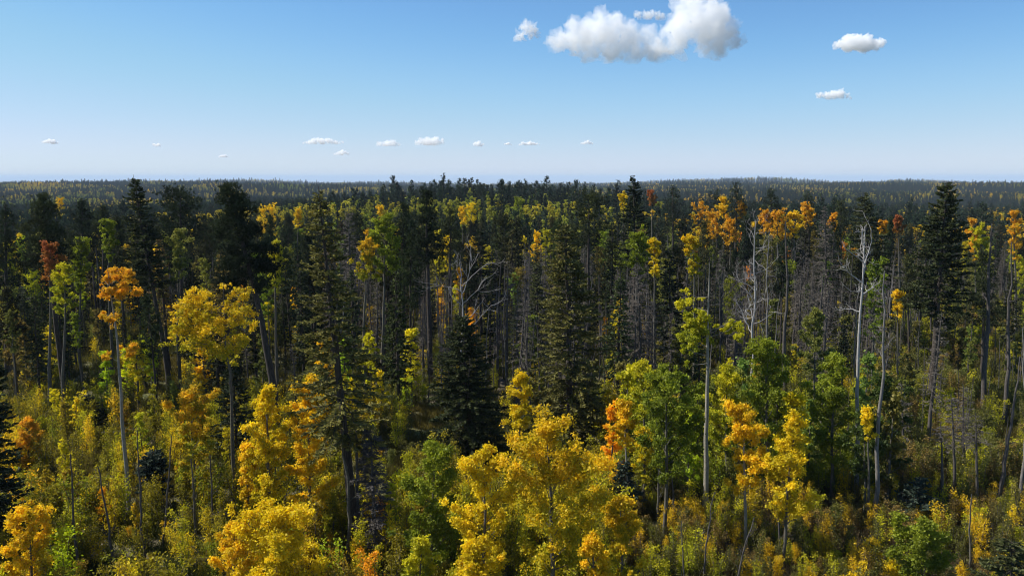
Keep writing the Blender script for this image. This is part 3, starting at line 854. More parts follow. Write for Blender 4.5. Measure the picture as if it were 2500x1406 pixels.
h_aspen(1692, 96, 1690, 580, 32, 680, 'goldgreen', 'orange-yellow aspen with open crown under the orange stand', None, 'top', 3500)
h_aspen(935, 92, 938, 545, 56, 690, 'green', 'fresh green aspen with a tall crown, first past the ragged olive spruce', 'fresh green aspen', 'broad', 5500)
h_aspen(890, 90, 892, 595, 40, 700, 'mixed', 'orange-flushed aspen leaning on the fresh green one', None, 'broad', 2800)
h_aspen(272, 100, 268, 545, 34, 640, 'green', 'round green aspen crown above the tall orange-clumped one', None, 'top', 2600)
h_aspen(442, 94, 440, 568, 48, 690, 'pale', 'pale green aspen under the round-headed black pine', None, 'top', 3200, dead=4)
h_aspen(676, 84, 674, 606, 38, 710, 'lime', 'yellow-green aspen just past the curved pine trunk', None, 'top', 3000)
h_aspen(200, 96, 196, 590, 44, 720, 'green', 'green aspen between the bushy pine and the orange-clumped aspen', None, 'top', 3200)
h_aspen(124, 84, 122, 603, 40, 690, 'rust', 'rust-red topped aspen below the bushy pine', None, 'top', 2800)
h_aspen(158, 82, 160, 650, 40, 780, 'lime', 'yellowing aspen under the rust-red one', None, 'oval', 2800)
h_aspen(2192, 88, 2190, 712, 22, 780, 'gold', 'small golden aspen beside the massive shaggy pine', None, 'oval', 1500)
h_aspen(2250, 45, 2240, 1298, 100, 1440, 'green', 'leafy green aspen bush at the lowest edge under the young blue fir', 'leafy green edge bush', 'broad', 8000)
h_aspen(2385, 118, 2374, 540, 28, 640, 'orange', 'orange aspen just past the massive shaggy pine', None, 'top', 1800)
h_aspen(2400, 108, 2392, 560, 34, 660, 'lime', 'yellow aspen under the orange one past the shaggy pine', None, 'top', 2000)
h_aspen(2476, 112, 2474, 520, 26, 640, 'orange', 'orange aspen at the picture edge above the leaning dead trunk', None, 'top', 1500)
for i, (x, D, ty, hw, k, lb) in enumerate([
        (1712, 168, 505, 34, 'orange', 'broad orange aspen in the orange stand, next to the spire'), (1740, 160, 528, 30, 'orange', 'orange aspen hugging the broad one in the orange stand'),
        (1765, 172, 490, 22, 'gold', 'narrow golden aspen in the orange stand'), (1780, 150, 540, 30, 'orange', 'low orange aspen under the tallest pine of the orange stand'),
        (1810, 165, 500, 18, 'orange', 'thin orange aspen beside the tallest pine of the orange stand'), (1870, 150, 520, 26, 'orange', 'ragged orange aspen below the broad dark pine'),
        (1900, 146, 522, 30, 'orange', 'tall orange aspen, brightest in the stand'), (1938, 146, 524, 28, 'gold', 'golden-orange aspen beside the brightest one'),
        (1970, 150, 508, 24, 'orange', 'high orange aspen before the rust-brown dead spruce'), (2035, 146, 530, 18, 'orange', 'narrow orange aspen behind the rust-brown dead spruce'),
        (2155, 140, 545, 14, 'orange', 'small orange aspen tuft beside the broad green fir'), (2192, 142, 535, 18, 'rust', 'reddish aspen crown before the massive shaggy pine'),
        (1590, 190, 470, 16, 'rust', 'rusty aspen right beside the skyline spire conifer'), (1520, 170, 478, 18, 'yellow', 'yellow aspen left of the skyline spire conifer'),
        (1265, 230, 488, 26, 'green', 'round bright-green aspen in the middle distance'), (1150, 210, 505, 26, 'yellow', 'golden aspen group leader in the middle distance'),
        (1128, 205, 512, 18, 'gold', 'small golden aspen beside the middle-distance group leader'), (930, 220, 508, 18, 'gold', 'amber aspen above the fresh green one'),
        (655, 190, 508, 36, 'gold', 'wide golden aspen beyond the broad pine'), (728, 185, 518, 18, 'gold', 'round golden aspen beside the ragged spruce tip'),
        (148, 330, 486, 14, 'gold', 'lone golden aspen crown beyond the bushy pine')]):
    h_aspen(x, D, x, ty, hw * 1.05, ty + hw * 2.2, k, lb, None, 'broad', 1100, ls=.16, nb=20)

# -- bare and dead stems
h_snag(2091, 62, 2112, 560, 'bleached white dead aspen with crooked bare limbs over green leaves', 'bleached white snag', M_WHITE, r0=.20, wob=.010, bend=.9, curl=.36,
       limbs=[(2104, 690, 2048, 655, .6), (2104, 700, 2060, 735, -.8), (2106, 672, 2150, 610, .5), (2108, 640, 2070, 600, -.6), (2110, 620, 2135, 575, .9), (2102, 760, 2060, 770, .5), (2106, 655, 2125, 560, -.4), (2103, 720, 2140, 690, .8), (2109, 600, 2095, 555, .2)])
h_snag(2137, 56, 2160, 660, 'broken grey dead trunk with forked crooked top beside the white snag', 'broken grey trunk', r0=.18, wob=.02, bend=.8, mat=M_DEAD, nl=12, lo=.62, spread=2.4, curl=.6)
h_snag(1124, 80, 1122, 640, 'dead aspen with long white curving limbs above the dense cone-shaped fir', 'white-limbed dead aspen', M_WHITE, r0=.14, curl=.3,
       limbs=[(1122, 712, 1055, 680, .5), (1122, 705, 1200, 650, .8), (1122, 720, 1148, 610, -.5), (1122, 740, 1190, 690, -.8), (1122, 750, 1085, 700, -.7), (1122, 790, 1190, 735, .6), (1122, 800, 1215, 770, -.3), (1122, 690, 1110, 630, .3)])
h_snag(1832, 84, 1846, 535, 'large dead tree with a tangle of silvery bare branches under the orange stand', 'silvery tangled dead tree', M_WHITE, r0=.17, nl=30, lo=.42, spread=4.6, curl=.36, bend=1.0)
h_snag(1868, 88, 1878, 560, 'thinner silvery dead stem beside the tangled dead tree', None, r0=.16, nl=12, lo=.5, spread=2.4, curl=.4)
h_snag(1915, 86, 1918, 540, 'dark dead trunk with a broken fork past the silvery tangled tree', 'dark forked dead trunk', M_CHAR, r0=.26, nl=8, lo=.55, spread=2.2)
h_snag(2402, 84, 2422, 545, 'thick dark dead trunk standing tall on the sapling slope', 'thick dark dead trunk', M_CHAR, r0=.30, nl=26, lo=.3, spread=1.3, curl=.3)
h_snag(2452, 80, 2470, 590, 'dark dead trunk at the slope edge, next to the thick one', None, M_CHAR, r0=.22, nl=18, lo=.3, spread=1.2, curl=.3)
h_snag(2432, 60, 2490, 870, 'leaning dark dead trunk cut by the picture edge', 'leaning edge trunk', M_CHAR, r0=.17, nl=5, lo=.4, spread=1.0, bend=1.0)
h_snag(2490, 62, 2496, 800, 'pale grey dead stem at the very picture edge', None, r0=.14, nl=6, lo=.4, spread=1.4)
h_spruce(2262, 72, 2300, 760, 30, 1000, None, 'dark dead spruce trunk hard against the shaggy pine', None, 'dead_spruce', 'dead tree', dead=True, dens=.8, tw=.08)
for (bx, D, tx, ty, hw, lb) in ((2330, 62, 2322, 962, 40, 'grey dead sapling spruce with a haze of twigs below the shaggy pine'), (2352, 64, 2352, 940, 34, 'grey dead sapling spruce, second in line from the shaggy pine trunk'),
                               (2205, 66, 2200, 930, 30, 'thin grey dead spruce beside the dark-green aspen'), (2385, 60, 2382, 1010, 36, 'grey dead sapling spruce, third in line from the shaggy pine trunk'), (2300, 58, 2296, 1030, 30, 'low grey dead spruce behind the young blue fir')):
    h_spruce(bx, D, tx, ty, hw, 1090, None, lb, None, 'dead_spruce', 'dead tree', dead=True, dens=.9, spacing=.32, gap=.1, tw=.07, ragged=.5)
poles = [(193, 48, 172, 1108, .085, 'thin dark pole trunk nearest the golden corner aspen'), (287, 48, 240, 1140, .085, 'thin bent dark pole trunk, second from the golden corner aspen'),
         (352, 50, 335, 1050, .08, 'thin dark pole close behind the little blue-green spruce'), (398, 53, 418, 1062, .08, 'slim dark pole leaning away from the little blue-green spruce'),
         (478, 54, 466, 1120, .10, 'pale pole stem under the orange-tipped aspen'), (520, 52, 513, 1110, .09, 'dark pole stem past the orange-tipped aspen'),
         (853, 50.5, 838, 1030, .16, 'grey-brown bole standing just beside the ragged olive spruce trunk'), (884, 52, 868, 1000, .15, 'pale bole half hidden behind the ragged olive spruce'),
         (1792, 46, 1842, 1262, .07, 'thin forked dead stem below the two amber aspens'), (1716, 47, 1745, 1200, .06, 'thin dead stem slanting beside the white trunk foot'),
         (2366, 49, 2372, 1205, .07, 'slight bare dead sapling above orange shrubs'), (1604, 57, 1610, 1140, .12, 'bare bole under the wide leafy green aspen'), (1644, 57, 1640, 1150, .09, 'thin bole under the wide leafy green aspen'),
         (1668, 47, 1664, 1270, .05, 'short bare twiggy stem over the open litter ground'), (1905, 50, 1900, 1215, .09, 'dark stem under the spire-shaped amber aspen')]
for (bx, D, tx, ty, r0, lb) in poles:
    h_snag(bx, D, tx, ty, lb, None, M_CHAR if 'dark' in lb or 'thin' in lb else M_ASPEN, name='bare_trunk', cat='dead tree', r0=r0, nl=8, lo=.35, spread=.9, depth=1, curl=.4, wob=.02, tip=.25)

# -- fallen logs
def log_(px, D, ang, L, r0, label, mat):
    SEED[0] += 1; rng = np.random.RandomState(SEED[0])
    b = ground_at(px, D); d = np.array([math.cos(ang), math.sin(ang)])
    s = np.linspace(0, 1, 9)
    x = b[0] + d[0] * L * s; y = b[1] + d[1] * L * s
    z = ground(x, y) + r0 * .8 + rng.normal(0, .03, 9) + s * rng.uniform(0, .5)
    T = MB()
    P = np.stack([x, y, z], 1) - b
    T.tube(P, r0 * (1 - .55 * s) * rng.uniform(.94, 1.06, 9), 8)
    BB = []
    for k in range(rng.randint(3, 7)):
        B = MB(); limb(B, rng, P[rng.randint(2, 9)], (rng.normal(0, .5), rng.normal(0, .5), rng.uniform(.2, 1)), rng.uniform(.4, 1.3), r0 * .22, 4, .3, 0, 4); BB.append(B)
    root = empty('fallen_log', b); tag(root, label, 'log')
    obj('trunk', smooth(T.mesh('trunk')), mat, root)
    for B in BB: obj('limb', smooth(B.mesh('limb')), mat, root)
for a in [(2395, 58, -.5, 6, .20, 'pale fallen log lying beyond the bare dead sapling', M_DEAD), (2440, 66, .35, 7, .15, 'thin grey fallen log behind the pale one', M_DEAD), (1660, 51, .9, 4, .12, 'grey fallen log on the open litter ground', M_DEAD),
          (1730, 60, -.2, 7, .22, 'dark fallen log at the foot of the white trunk', M_CHAR), (2120, 54, .4, 5, .16, 'dark fallen log under the broken grey trunk', M_CHAR), (1700, 49, -.7, 3.5, .09, 'slim bleached branch fallen across litter', M_DEAD),
          (225, 78, .25, 8, .2, 'grey fallen log in grass below the squat shaded spruce', M_DEAD), (640, 88, .1, 9, .22, 'dark fallen log behind the upright yellow aspen', M_CHAR), (2300, 90, -.3, 9, .2, 'weathered log lying on the sapling slope', M_DEAD),
          (2290, 60, .7, 4, .08, 'crooked grey branch fallen past the young blue fir', M_DEAD), (2330, 55, -.3, 5, .10, 'bleached fallen pole in front of the grey dead saplings', M_WHITE), (2405, 53, .5, 5, .12, 'bleached log half sunk in brush by the corner', M_WHITE),
          (2200, 51, .2, 4, .09, 'grey branch lying under the young blue fir', M_DEAD), (2060, 49, -.4, 3.5, .08, 'short pale branch fallen among brown shrubs', M_WHITE), (1950, 47, .6, 4, .09, 'pale fallen stick below the spire-shaped amber aspen', M_WHITE),
          (2350, 68, .15, 8, .14, 'long thin fallen trunk behind the grey dead saplings', M_DEAD), (2430, 88, .3, 8, .16, 'dark windfall trunk high on the sapling slope', M_CHAR), (1630, 47, .3, 3, .07, 'pale twiggy branch at the lowest edge of the litter ground', M_WHITE),
          (2460, 72, 1.0, 6, .18, 'leaning bleached log by the edge trunk', M_DEAD)]:
    log_(*a)
# ------------------------------------------------------------------ the rest of the stand: shared meshes, one object per tree
PROTO = {}
def proto(kind, T, C, tm, cm, part2, h, soft=False):
    t = smooth(T.mesh('trunk')); t.materials.append(tm)
    c = C.mesh(part2); c.materials.append(cm)
    PROTO.setdefault(kind, []).append((t, c, part2, h))
def joined(BS):
    o = MB()
    for b in BS:
        for q, qv in zip(b.q, b.qv): o.q.append(q + o.n); o.qv.append(qv)
        o.v += b.v; o.n += b.n
    return o
for s in range(6): proto('spruce_tree', *spruce(300 + s, 18, (1.9, 2.4, 1.7, 2.6, 2.1, 1.8)[s], (.12, .3, .2, .25, .15, .4)[s], dens=.9, tw=.10, spacing=.42, gap=.1, per=(5, 8), ragged=.45, twl=1.25), M_CONIFER, M_NEEDLE, 'crown', 18)
for s in range(6): proto('pine_tree', *pine(320 + s, 20, (2.6, 2.2, 3.0, 2.0, 2.5, 2.3)[s], (.5, .6, .45, .55, .4, .62)[s], ntuft=700, tl=.44, nn=8, prof=('cone', 'oval', 'cone')[s % 3], stubs=8, r0=.2), M_CONIFER, M_NEEDLE, 'crown', 20)
for s in range(7): proto('aspen_tree', *aspen(340 + s, 17, (2.3, 2.7, 2.0, 2.8, 2.1, 2.4, 1.9)[s], (.5, .55, .6, .42, .55, .4, .6)[s], prof=('top', 'broad', 'oval')[s % 3], nleaf=1900, ls=.13, r0=.085 + .02 * (s % 3), dead=8), M_ASPEN, M_LEAF, 'crown', 17)
for s in range(5): proto('young_aspen', *aspen(360 + s, 7, 1.4, .18, prof=('cone', 'oval')[s % 2], nleaf=1600, ls=.11), M_ASPEN, M_LEAF, 'crown', 7)
for s in range(5): proto('dead_spruce', *spruce(380 + s, 16, (1.5, 1.9, 1.3, 1.7, 2.1)[s], (.15, .25, .1, .3, .2)[s], dens=.55, tw=.10, spacing=.5, dead=True, droop=.42, twl=1.4), M_CHAR, M_TWIG, 'branches', 16)
for s in range(6):
    T, BS = snag(400 + s, 15, (0, 0), r0=.11, nl=11 + s, spread=2.8, lo=.45 + .04 * s, depth=1, curl=.45)
    proto('dead_aspen', T, joined(BS), (M_DEAD, M_CHAR, M_CHAR)[s % 3], (M_TWIG, M_DEAD)[s % 2], 'branches', 15)
for s in range(4):
    T, BS = snag(420 + s, 14, (0, 0), r0=.10, nl=9, spread=1.1, lo=.3, depth=0, curl=.3, wob=.008, tip=.3)
    proto('bare_trunk', T, joined(BS), M_CHAR, M_TWIG, 'branches', 14)
for s in range(6): proto('aspen_sapling', *sapling(440 + s, 3.6, (.52, .68, .45, .75, .58, .5)[s], 850, .062, (3, 3, 2, 4, 3, 2)[s]), M_TWIG, M_LEAF, 'crown', 3.4)

rng = np.random.RandomState(77)
RECS = []        # every filler thing, to be labelled once all are placed
GRID = {}
def free(x, y, d):
    gx, gy = int(x // 4), int(y // 4)
    for i in (-1, 0, 1):
        for j in (-1, 0, 1):
            for (a, b, c) in GRID.get((gx + i, gy + j), ()):
                if (a - x) ** 2 + (b - y) ** 2 < max(d, c) ** 2: return False
    return True
def claim(x, y, c): GRID.setdefault((int(x // 4), int(y // 4)), []).append((x, y, c))
for (x, y, c) in HERO_XY: claim(x, y, c)
def plant(kind, x, y, hgt, tkey, colour, jit=.12, name=None):
    t, c, p2, h0 = PROTO[kind][rng.randint(len(PROTO[kind]))]
    s = hgt / h0
    root = empty(name or kind, (x, y, gz(x, y)), rng.uniform(0, 6.28), s)
    root.scale = (s * rng.uniform(.88, 1.15), s * rng.uniform(.88, 1.15), s)
    tl_ = .06 if kind in ('dead_aspen', 'bare_trunk') else .028
    root.rotation_euler = (rng.normal(0, tl_), rng.normal(0, tl_), rng.uniform(0, 6.28))
    o = bpy.data.objects.new('trunk', t); COL.objects.link(o); o.parent = root
    o = bpy.data.objects.new(p2, c); COL.objects.link(o); o.parent = root
    if tkey: tint(o, tkey, rng, jit)
    if p2 == 'branches': o['kind'] = 'stuff'
    claim(x, y, .9)
    RECS.append((root, name or kind, colour, x, y, hgt))
    return root

CAP = {}
def pick(probs):
    ks = list(probs); p = np.array([probs[k] for k in ks]); return ks[rng.choice(len(ks), p=p / p.sum())]
def mix_at(u, D):
    if u < 750:   m = dict(spruce_tree=.24, pine_tree=.25, aspen_tree=.26, dead_aspen=.09, dead_spruce=.10, bare_trunk=.10)
    elif u < 1250: m = dict(spruce_tree=.30, pine_tree=.14, aspen_tree=.18, dead_aspen=.18, dead_spruce=.14, bare_trunk=.08)
    elif u < 1700: m = dict(spruce_tree=.30, pine_tree=.10, aspen_tree=.18, dead_aspen=.20, dead_spruce=.16, bare_trunk=.08)
    elif u < 2130: m = dict(spruce_tree=.32, pine_tree=.12, aspen_tree=.13, dead_aspen=.16, dead_spruce=.22, bare_trunk=.05)
    else: m = dict(spruce_tree=.22, pine_tree=.12, aspen_tree=.14, dead_aspen=.14, dead_spruce=.24, bare_trunk=.2)
    if D > 160: m['spruce_tree'] *= 1.6; m['pine_tree'] *= 1.6; m['dead_aspen'] *= .5; m['bare_trunk'] *= .3
    return m
WORD = {'yellow': 'yellow', 'gold': 'golden', 'orange': 'orange', 'rust': 'rusty', 'lime': 'yellow-green', 'green': 'green', 'deep': 'deep-green', 'pale': 'pale green', 'olive': 'olive', 'mixed': 'orange-tipped',
        'pine': 'dark green', 'dark': 'blackish green', 'fir': 'grey-green', 'moss': 'mossy', 'blue': 'bluish', 'brown': 'brownish', 'dull': 'dull yellow', 'goldgreen': 'golden'}
def aspen_colour(u, x, y, D):
    n = float(sines(x, y, 60, 21)) + rng.normal(0, .6)
    if 1650 < u < 2080 and D > 138: return 'orange' if n > .8 else ('gold' if n > .5 else 'pale')
    if u > 2300 and D > 110: return 'orange' if n > 1.0 else ('lime' if n > -.3 else 'pale')
    if n > 1.7: return 'gold'
    if n > 1.1: return 'yellow'
    if n > .35: return 'lime'
    if n > -.4: return 'pale'
    if n > -.9: return 'olive'
    return 'green'
# jittered grid over the stand between the clearing and the far woods
cell = 4.7
pts = []
for gy in np.arange(80, 214, cell):
    wx = .80 * gy
    for gx in np.arange(-wx, wx, cell):
        pts.append((gx + rng.uniform(0, cell), gy + rng.uniform(0, cell)))
pts.sort(key=lambda q: q[1])
LIMIT = 262
for (x, y) in pts:
    u, _ = pix(x, y, 0)
    if u < -260 or u > 2760: continue
    dens = .9
    if y < 96: dens = .45 if u < 1250 else .3
    if u > 2130 and y < 150: dens *= .42
    if 450 < u < 1250 and y < 108: dens *= .7
    if rng.rand() > dens or not free(x, y, 2.0): continue
    k = pick(mix_at(u, y))
    if CAP.get(k, 0) >= LIMIT:
        k = 'pine_tree' if k == 'spruce_tree' else k
        if CAP.get(k, 0) >= LIMIT: continue
    CAP[k] = CAP.get(k, 0) + 1
    if k == 'spruce_tree': tk = ('dark', 'pine', 'fir', 'moss', 'dark')[rng.randint(5)]; hh = rng.uniform(5, 20)
    elif k == 'pine_tree': tk = ('dark', 'pine', 'pine', 'fir')[rng.randint(4)]; hh = rng.uniform(13, 20.5)
    elif k == 'aspen_tree': tk = aspen_colour(u, x, y, y); hh = rng.uniform(10, 17)
    else: tk = None; hh = rng.uniform(8, 16.5)
    col = WORD.get(tk, {'dead_spruce': 'grey-brown', 'dead_aspen': 'silvery', 'bare_trunk': 'dark'}.get(k))
    plant(k, x, y, hh, tk, col)
for _ in range(520):                      # thin dead stems crowded between the living trees
    D = rng.uniform(84, 150); u = rng.uniform(850, 2250); b = ground_at(u, D)
    k = ('dead_aspen', 'dead_spruce', 'dead_spruce', 'bare_trunk')[rng.randint(4)]
    if CAP.get(k, 0) < (285 if k == 'dead_spruce' else 200) and free(b[0], b[1], 1.1):
        CAP[k] = CAP.get(k, 0) + 1; plant(k, b[0], b[1], rng.uniform(8, 15), None, {'dead_spruce': 'grey-brown', 'dead_aspen': 'silvery', 'bare_trunk': 'dark'}[k])
for _ in range(400):                      # short shaded spruces fill the foot of the stand
    D = rng.uniform(92, 165); u = rng.uniform(-150, 2150); b = ground_at(u, D)
    if CAP.get('spruce_tree', 0) < 275 and free(b[0], b[1], 1.3):
        CAP['spruce_tree'] = CAP.get('spruce_tree', 0) + 1; tk = ('dark', 'pine', 'fir')[rng.randint(3)]; plant('spruce_tree', b[0], b[1], rng.uniform(4, 10), tk, 'short ' + WORD[tk])
# young aspens and shrubs under and between the big ones
def under_colour(u, D):
    r_ = rng.rand()
    if D < 82 and u < 930: return 'dull' if r_ < .6 else ('yellow' if r_ < .8 else ('lime' if r_ < .92 else 'gold'))
    if D < 66 and 930 <= u < 1480: return 'dull' if r_ < .5 else ('lime' if r_ < .8 else 'yellow')
    if D < 62 and u >= 1480: return ('brown', 'olive', 'gold', 'lime', 'olive')[rng.randint(5)]
    if D < 80 and 1480 <= u < 2150: return ('lime', 'green', 'pale', 'green')[rng.randint(4)]
    if u >= 2150: return ('olive', 'lime', 'olive', 'brown', 'pale')[rng.randint(5)]
    return ('olive', 'lime', 'pale', 'olive', 'yellow')[rng.randint(5)]
n_y = 0
for (lo, hi, num, h0, h1, ua, ub) in ((52, 84, 42, 3, 6, -80, 980), (56, 82, 46, 5, 9.5, 1480, 2200), (84, 150, 150, 4, 10, -100, 2200), (95, 150, 36, 4, 8, 2130, 2600)):
    for _ in range(num):
        D = rng.uniform(lo, hi); u = rng.uniform(ua, ub); b = ground_at(u, D)
        if not free(b[0], b[1], 1.5): continue
        tk = under_colour(u, D); plant('young_aspen', b[0], b[1], rng.uniform(h0, h1), tk, WORD[tk])
for _ in range(75):
    D = rng.uniform(66, 135); u = rng.uniform(2060, 2600); b = ground_at(u, D)
    if CAP.get('bare_trunk', 0) < 290 and free(b[0], b[1], .8):
        CAP['bare_trunk'] = CAP.get('bare_trunk', 0) + 1; plant('bare_trunk', b[0], b[1], rng.uniform(4, 9), None, 'thin dark')
cand = []
for (lo, hi, num) in ((40, 60, 330), (60, 84, 160)):
    for _ in range(num): cand.append((rng.uniform(lo, hi), rng.uniform(-120, 2620)))
n_s = 0
for D, u in cand:
    b = ground_at(u, D)
    if n_s >= 230: break
    if u > 1560 and D < 62 and rng.rand() < .45: continue
    if not free(b[0], b[1], .9): continue
    tk = under_colour(u, D); plant('aspen_sapling', b[0], b[1], rng.uniform(1.4, 5.2) * (.7 if u > 1500 and D < 60 else 1), tk, WORD[tk]); n_s += 1

# labels: look, then the nearest tree one can name, then rank by apparent size among those that still read alike
KIND = {'spruce_tree': 'spruce', 'pine_tree': 'pine', 'aspen_tree': 'aspen', 'young_aspen': 'young aspen', 'dead_spruce': 'dead spruce', 'dead_aspen': 'dead aspen', 'bare_trunk': 'bare trunk', 'aspen_sapling': 'aspen sapling'}
CATG = {'spruce_tree': 'spruce tree', 'pine_tree': 'pine tree', 'aspen_tree': 'aspen tree', 'young_aspen': 'aspen tree', 'dead_spruce': 'dead tree', 'dead_aspen': 'dead tree', 'bare_trunk': 'dead tree', 'aspen_sapling': 'sapling'}
LMP = [(pix(x, y, 0)[0], y, s) for x, y, s in LANDMARK]
sets = {}
for rec in RECS:
    root, kind, col, x, y, hh = rec
    u = pix(x, y, 0)[0]
    best = min(LMP, key=lambda l: ((l[0] - u) / 60) ** 2 + ((l[1] - y) / 14) ** 2)
    dy = y - best[1]
    if dy > 45:
        lf = max([l for l in LMP if l[0] <= u] or [LMP[0]], key=lambda l: l[0]); rt = min([l for l in LMP if l[0] > u] or [LMP[0]], key=lambda l: l[0])
        sets.setdefault(f"{col} {KIND[kind]} far back between {lf[2]} and {rt[2]}" if lf is not rt else f"{col} {KIND[kind]} far back past the {lf[2]}", []).append((hh / y, rec)); continue
    rel = 'far behind' if dy > 45 else 'behind' if dy > 7 else 'in front of' if dy < -7 else ('just past' if u > best[0] else 'just before')
    sets.setdefault(f"{col} {KIND[kind]} {rel} the {best[2]}", []).append((hh / y, rec))
RANK = ['largest', 'second largest', 'third largest', 'fourth largest', 'fifth largest', 'sixth largest', 'seventh largest', 'eighth largest', 'ninth largest', 'tenth largest', 'eleventh largest', 'twelfth largest']
for base, rows in sets.items():
    rows.sort(key=lambda a: -a[0])
    for i, (_, rec) in enumerate(rows):
        root, kind = rec[0], rec[1]
        if len(base.split()) + base.count('-') > 14: base = base.replace('far back ', '')
        lab = base if len(rows) == 1 else (f"{RANK[i]} {base}" if i < 12 else f"small {base}")
        tag(root, lab, CATG[kind], f"{KIND[kind]}s in the stand")

# ------------------------------------------------------------------ what nobody could count: far woods, thicket, grass
def proto_objects(kind, mk, n):
    return [mk(i) for i in range(n)]
def scatter(name, P, scl, rot, t_hi, t_lo, variants, label, cat):
    """One object whose points each carry a copy of one of the given real trees (trunk and crown)."""
    n = len(P)
    me = bpy.data.meshes.new(name); me.vertices.add(n); me.vertices.foreach_set('co', P.astype(np.float32).ravel())
    def fl(nm, a): at = me.attributes.new(nm, 'FLOAT', 'POINT'); at.data.foreach_set('value', a.astype(np.float32))
    fl('scl', scl); fl('rot', rot)
    at = me.attributes.new('vid', 'INT', 'POINT'); at.data.foreach_set('value', rng.randint(0, len(variants), n).astype(np.int32))
    for nm, a in (('tint', t_hi), ('tint_low', t_lo)):
        at = me.attributes.new(nm, 'FLOAT_VECTOR', 'POINT'); at.data.foreach_set('vector', a.astype(np.float32).ravel())
    o = bpy.data.objects.new(name, me); COL.objects.link(o)
    g = bpy.data.node_groups.new(name, 'GeometryNodeTree'); L = g.links.new; N = g.nodes.new
    g.interface.new_socket('Geometry', in_out='INPUT', socket_type='NodeSocketGeometry'); g.interface.new_socket('Geometry', in_out='OUTPUT', socket_type='NodeSocketGeometry')
    gi, go = N('NodeGroupInput'), N('NodeGroupOutput')
    jj = N('GeometryNodeJoinGeometry')
    for parts in variants:
        j1 = N('GeometryNodeJoinGeometry')
        for p in parts:
            oi = N('GeometryNodeObjectInfo'); oi.transform_space = 'ORIGINAL'; oi.inputs['Object'].default_value = p; L(oi.outputs['Geometry'], j1.inputs[0])
        gt = N('GeometryNodeGeometryToInstance'); L(j1.outputs[0], gt.inputs[0]); L(gt.outputs[0], jj.inputs[0])
    def na(nm, typ):
        a = N('GeometryNodeInputNamedAttribute'); a.data_type = typ; a.inputs['Name'].default_value = nm; return a.outputs['Attribute']
    ip = N('GeometryNodeInstanceOnPoints'); L(gi.outputs[0], ip.inputs['Points']); L(jj.outputs[0], ip.inputs['Instance'])
    ip.inputs['Pick Instance'].default_value = True
    L(na('vid', 'INT'), ip.inputs['Instance Index'])
    cx = N('ShaderNodeCombineXYZ'); L(na('rot', 'FLOAT'), cx.inputs['Z']); L(cx.outputs[0], ip.inputs['Rotation'])
    cs = N('ShaderNodeCombineXYZ')
    for ax in 'XYZ': L(na('scl', 'FLOAT'), cs.inputs[ax])
    L(cs.outputs[0], ip.inputs['Scale'])
    L(ip.outputs[0], go.inputs[0])
    md = o.modifiers.new('scatter', 'NODES'); md.node_group = g
    tag(o, label, cat, None, 'stuff')
    return o
def parts_of(root): return [c for c in bpy.data.objects if c.parent is root]

# low, light trees that really stand at the far edge of the stand serve as sources for the woods behind
def edge_tree(name, T, C, tm, u, D, tk, label, cat):
    b = ground_at(u, D); root = empty(name, b); tag(root, label, cat)
    t = obj('trunk', T.mesh('trunk'), tm, root); c = obj('crown', C.mesh('crown'), M_LEAF if 'aspen' in name else M_NEEDLE, root)
    tint(c, tk); claim(b[0], b[1], 2)
    return [t, c]
FS = [edge_tree('spruce_tree', *spruce(500 + i, 17, (1.7, 2.0, 1.4)[i], .1, dens=.26, tw=.24, spacing=.7, twl=2.0, per=(4, 7)), M_CONIFER, (600, 1010, 1330)[i], 216 + i * 3, 'dark',
                ('distant dark spruce at the edge of the far woods beyond the broad pine', 'distant dark spruce at the edge of the far woods above the pine pair', 'distant dark spruce at the edge of the far woods above the mossy spruce')[i], 'spruce tree') for i in range(3)]
FP = [edge_tree('pine_tree', *pine(510 + i, 19, 2.5, .45, ntuft=130, tl=.95, nn=6, stubs=2, prof=('oval', 'cone')[i]), M_CONIFER, (850, 1475)[i], 217, 'pine',
                ('distant round pine at the far woods edge over the reddish dead spruce', 'distant round pine at the far woods edge over the skyline spire')[i], 'pine tree') for i in range(2)]
FA = [edge_tree('aspen_tree', *aspen(520 + i, 16, (2.5, 2.9, 2.2)[i], (.5, .55, .45)[i], prof=('broad', 'broad', 'oval')[i], nleaf=300, ls=.36, nb=12, r0=.09), M_ASPEN, (1215, 760, 1390)[i], 215 + i * 2, ('pale', 'lime', 'green')[i],
                ('distant pale green aspen at the far woods edge', 'distant yellow-green aspen at the far woods edge beyond the olive spruce', 'distant green aspen at the far woods edge beyond the mossy spruce')[i], 'aspen tree') for i in range(3)]

def ring(r0, r1, per):
    n = int(.82 * (r1 * r1 - r0 * r0) / per)
    y = np.sqrt(rng.uniform(r0 * r0, r1 * r1, n)); x = rng.uniform(-.82, .82, n) * y
    return x, y
far = [ring(212, 420, 22), ring(420, 950, 27), ring(950, 2900, 62), ring(2900, 5300, 190)]
x = np.concatenate([a for a, _ in far]); y = np.concatenate([b for _, b in far]); r_ = np.hypot(x, y)
z = ground(x, y)
order = np.argsort(r_); x, y, z, r_ = x[order], y[order], z[order], r_[order]
bins = ((x / y + .82) / 1.64 * 500).astype(int).clip(0, 499)
keep = np.zeros(len(x), bool); mx = np.full(500, -9.0)
top = (z + 21 - H) / r_; body = (z + 9 - H) / r_
for i in range(len(x)):
    b_ = bins[i]
    keep[i] = top[i] > mx[b_]
    if body[i] > mx[b_]: mx[b_] = body[i]
x, y, z, r_ = x[keep], y[keep], z[keep], r_[keep]
u = 1250 + x / y * F
patch = sines(x, y, 150, 31) + .8 * sines(x, y, 520, 32) + rng.normal(0, .75, len(x))
asp = patch > np.where(r_ < 420, 1.05, np.where(r_ < 900, .85, .8))
pn = (~asp) & (rng.rand(len(x)) < .3)
sp_ = ~asp & ~pn
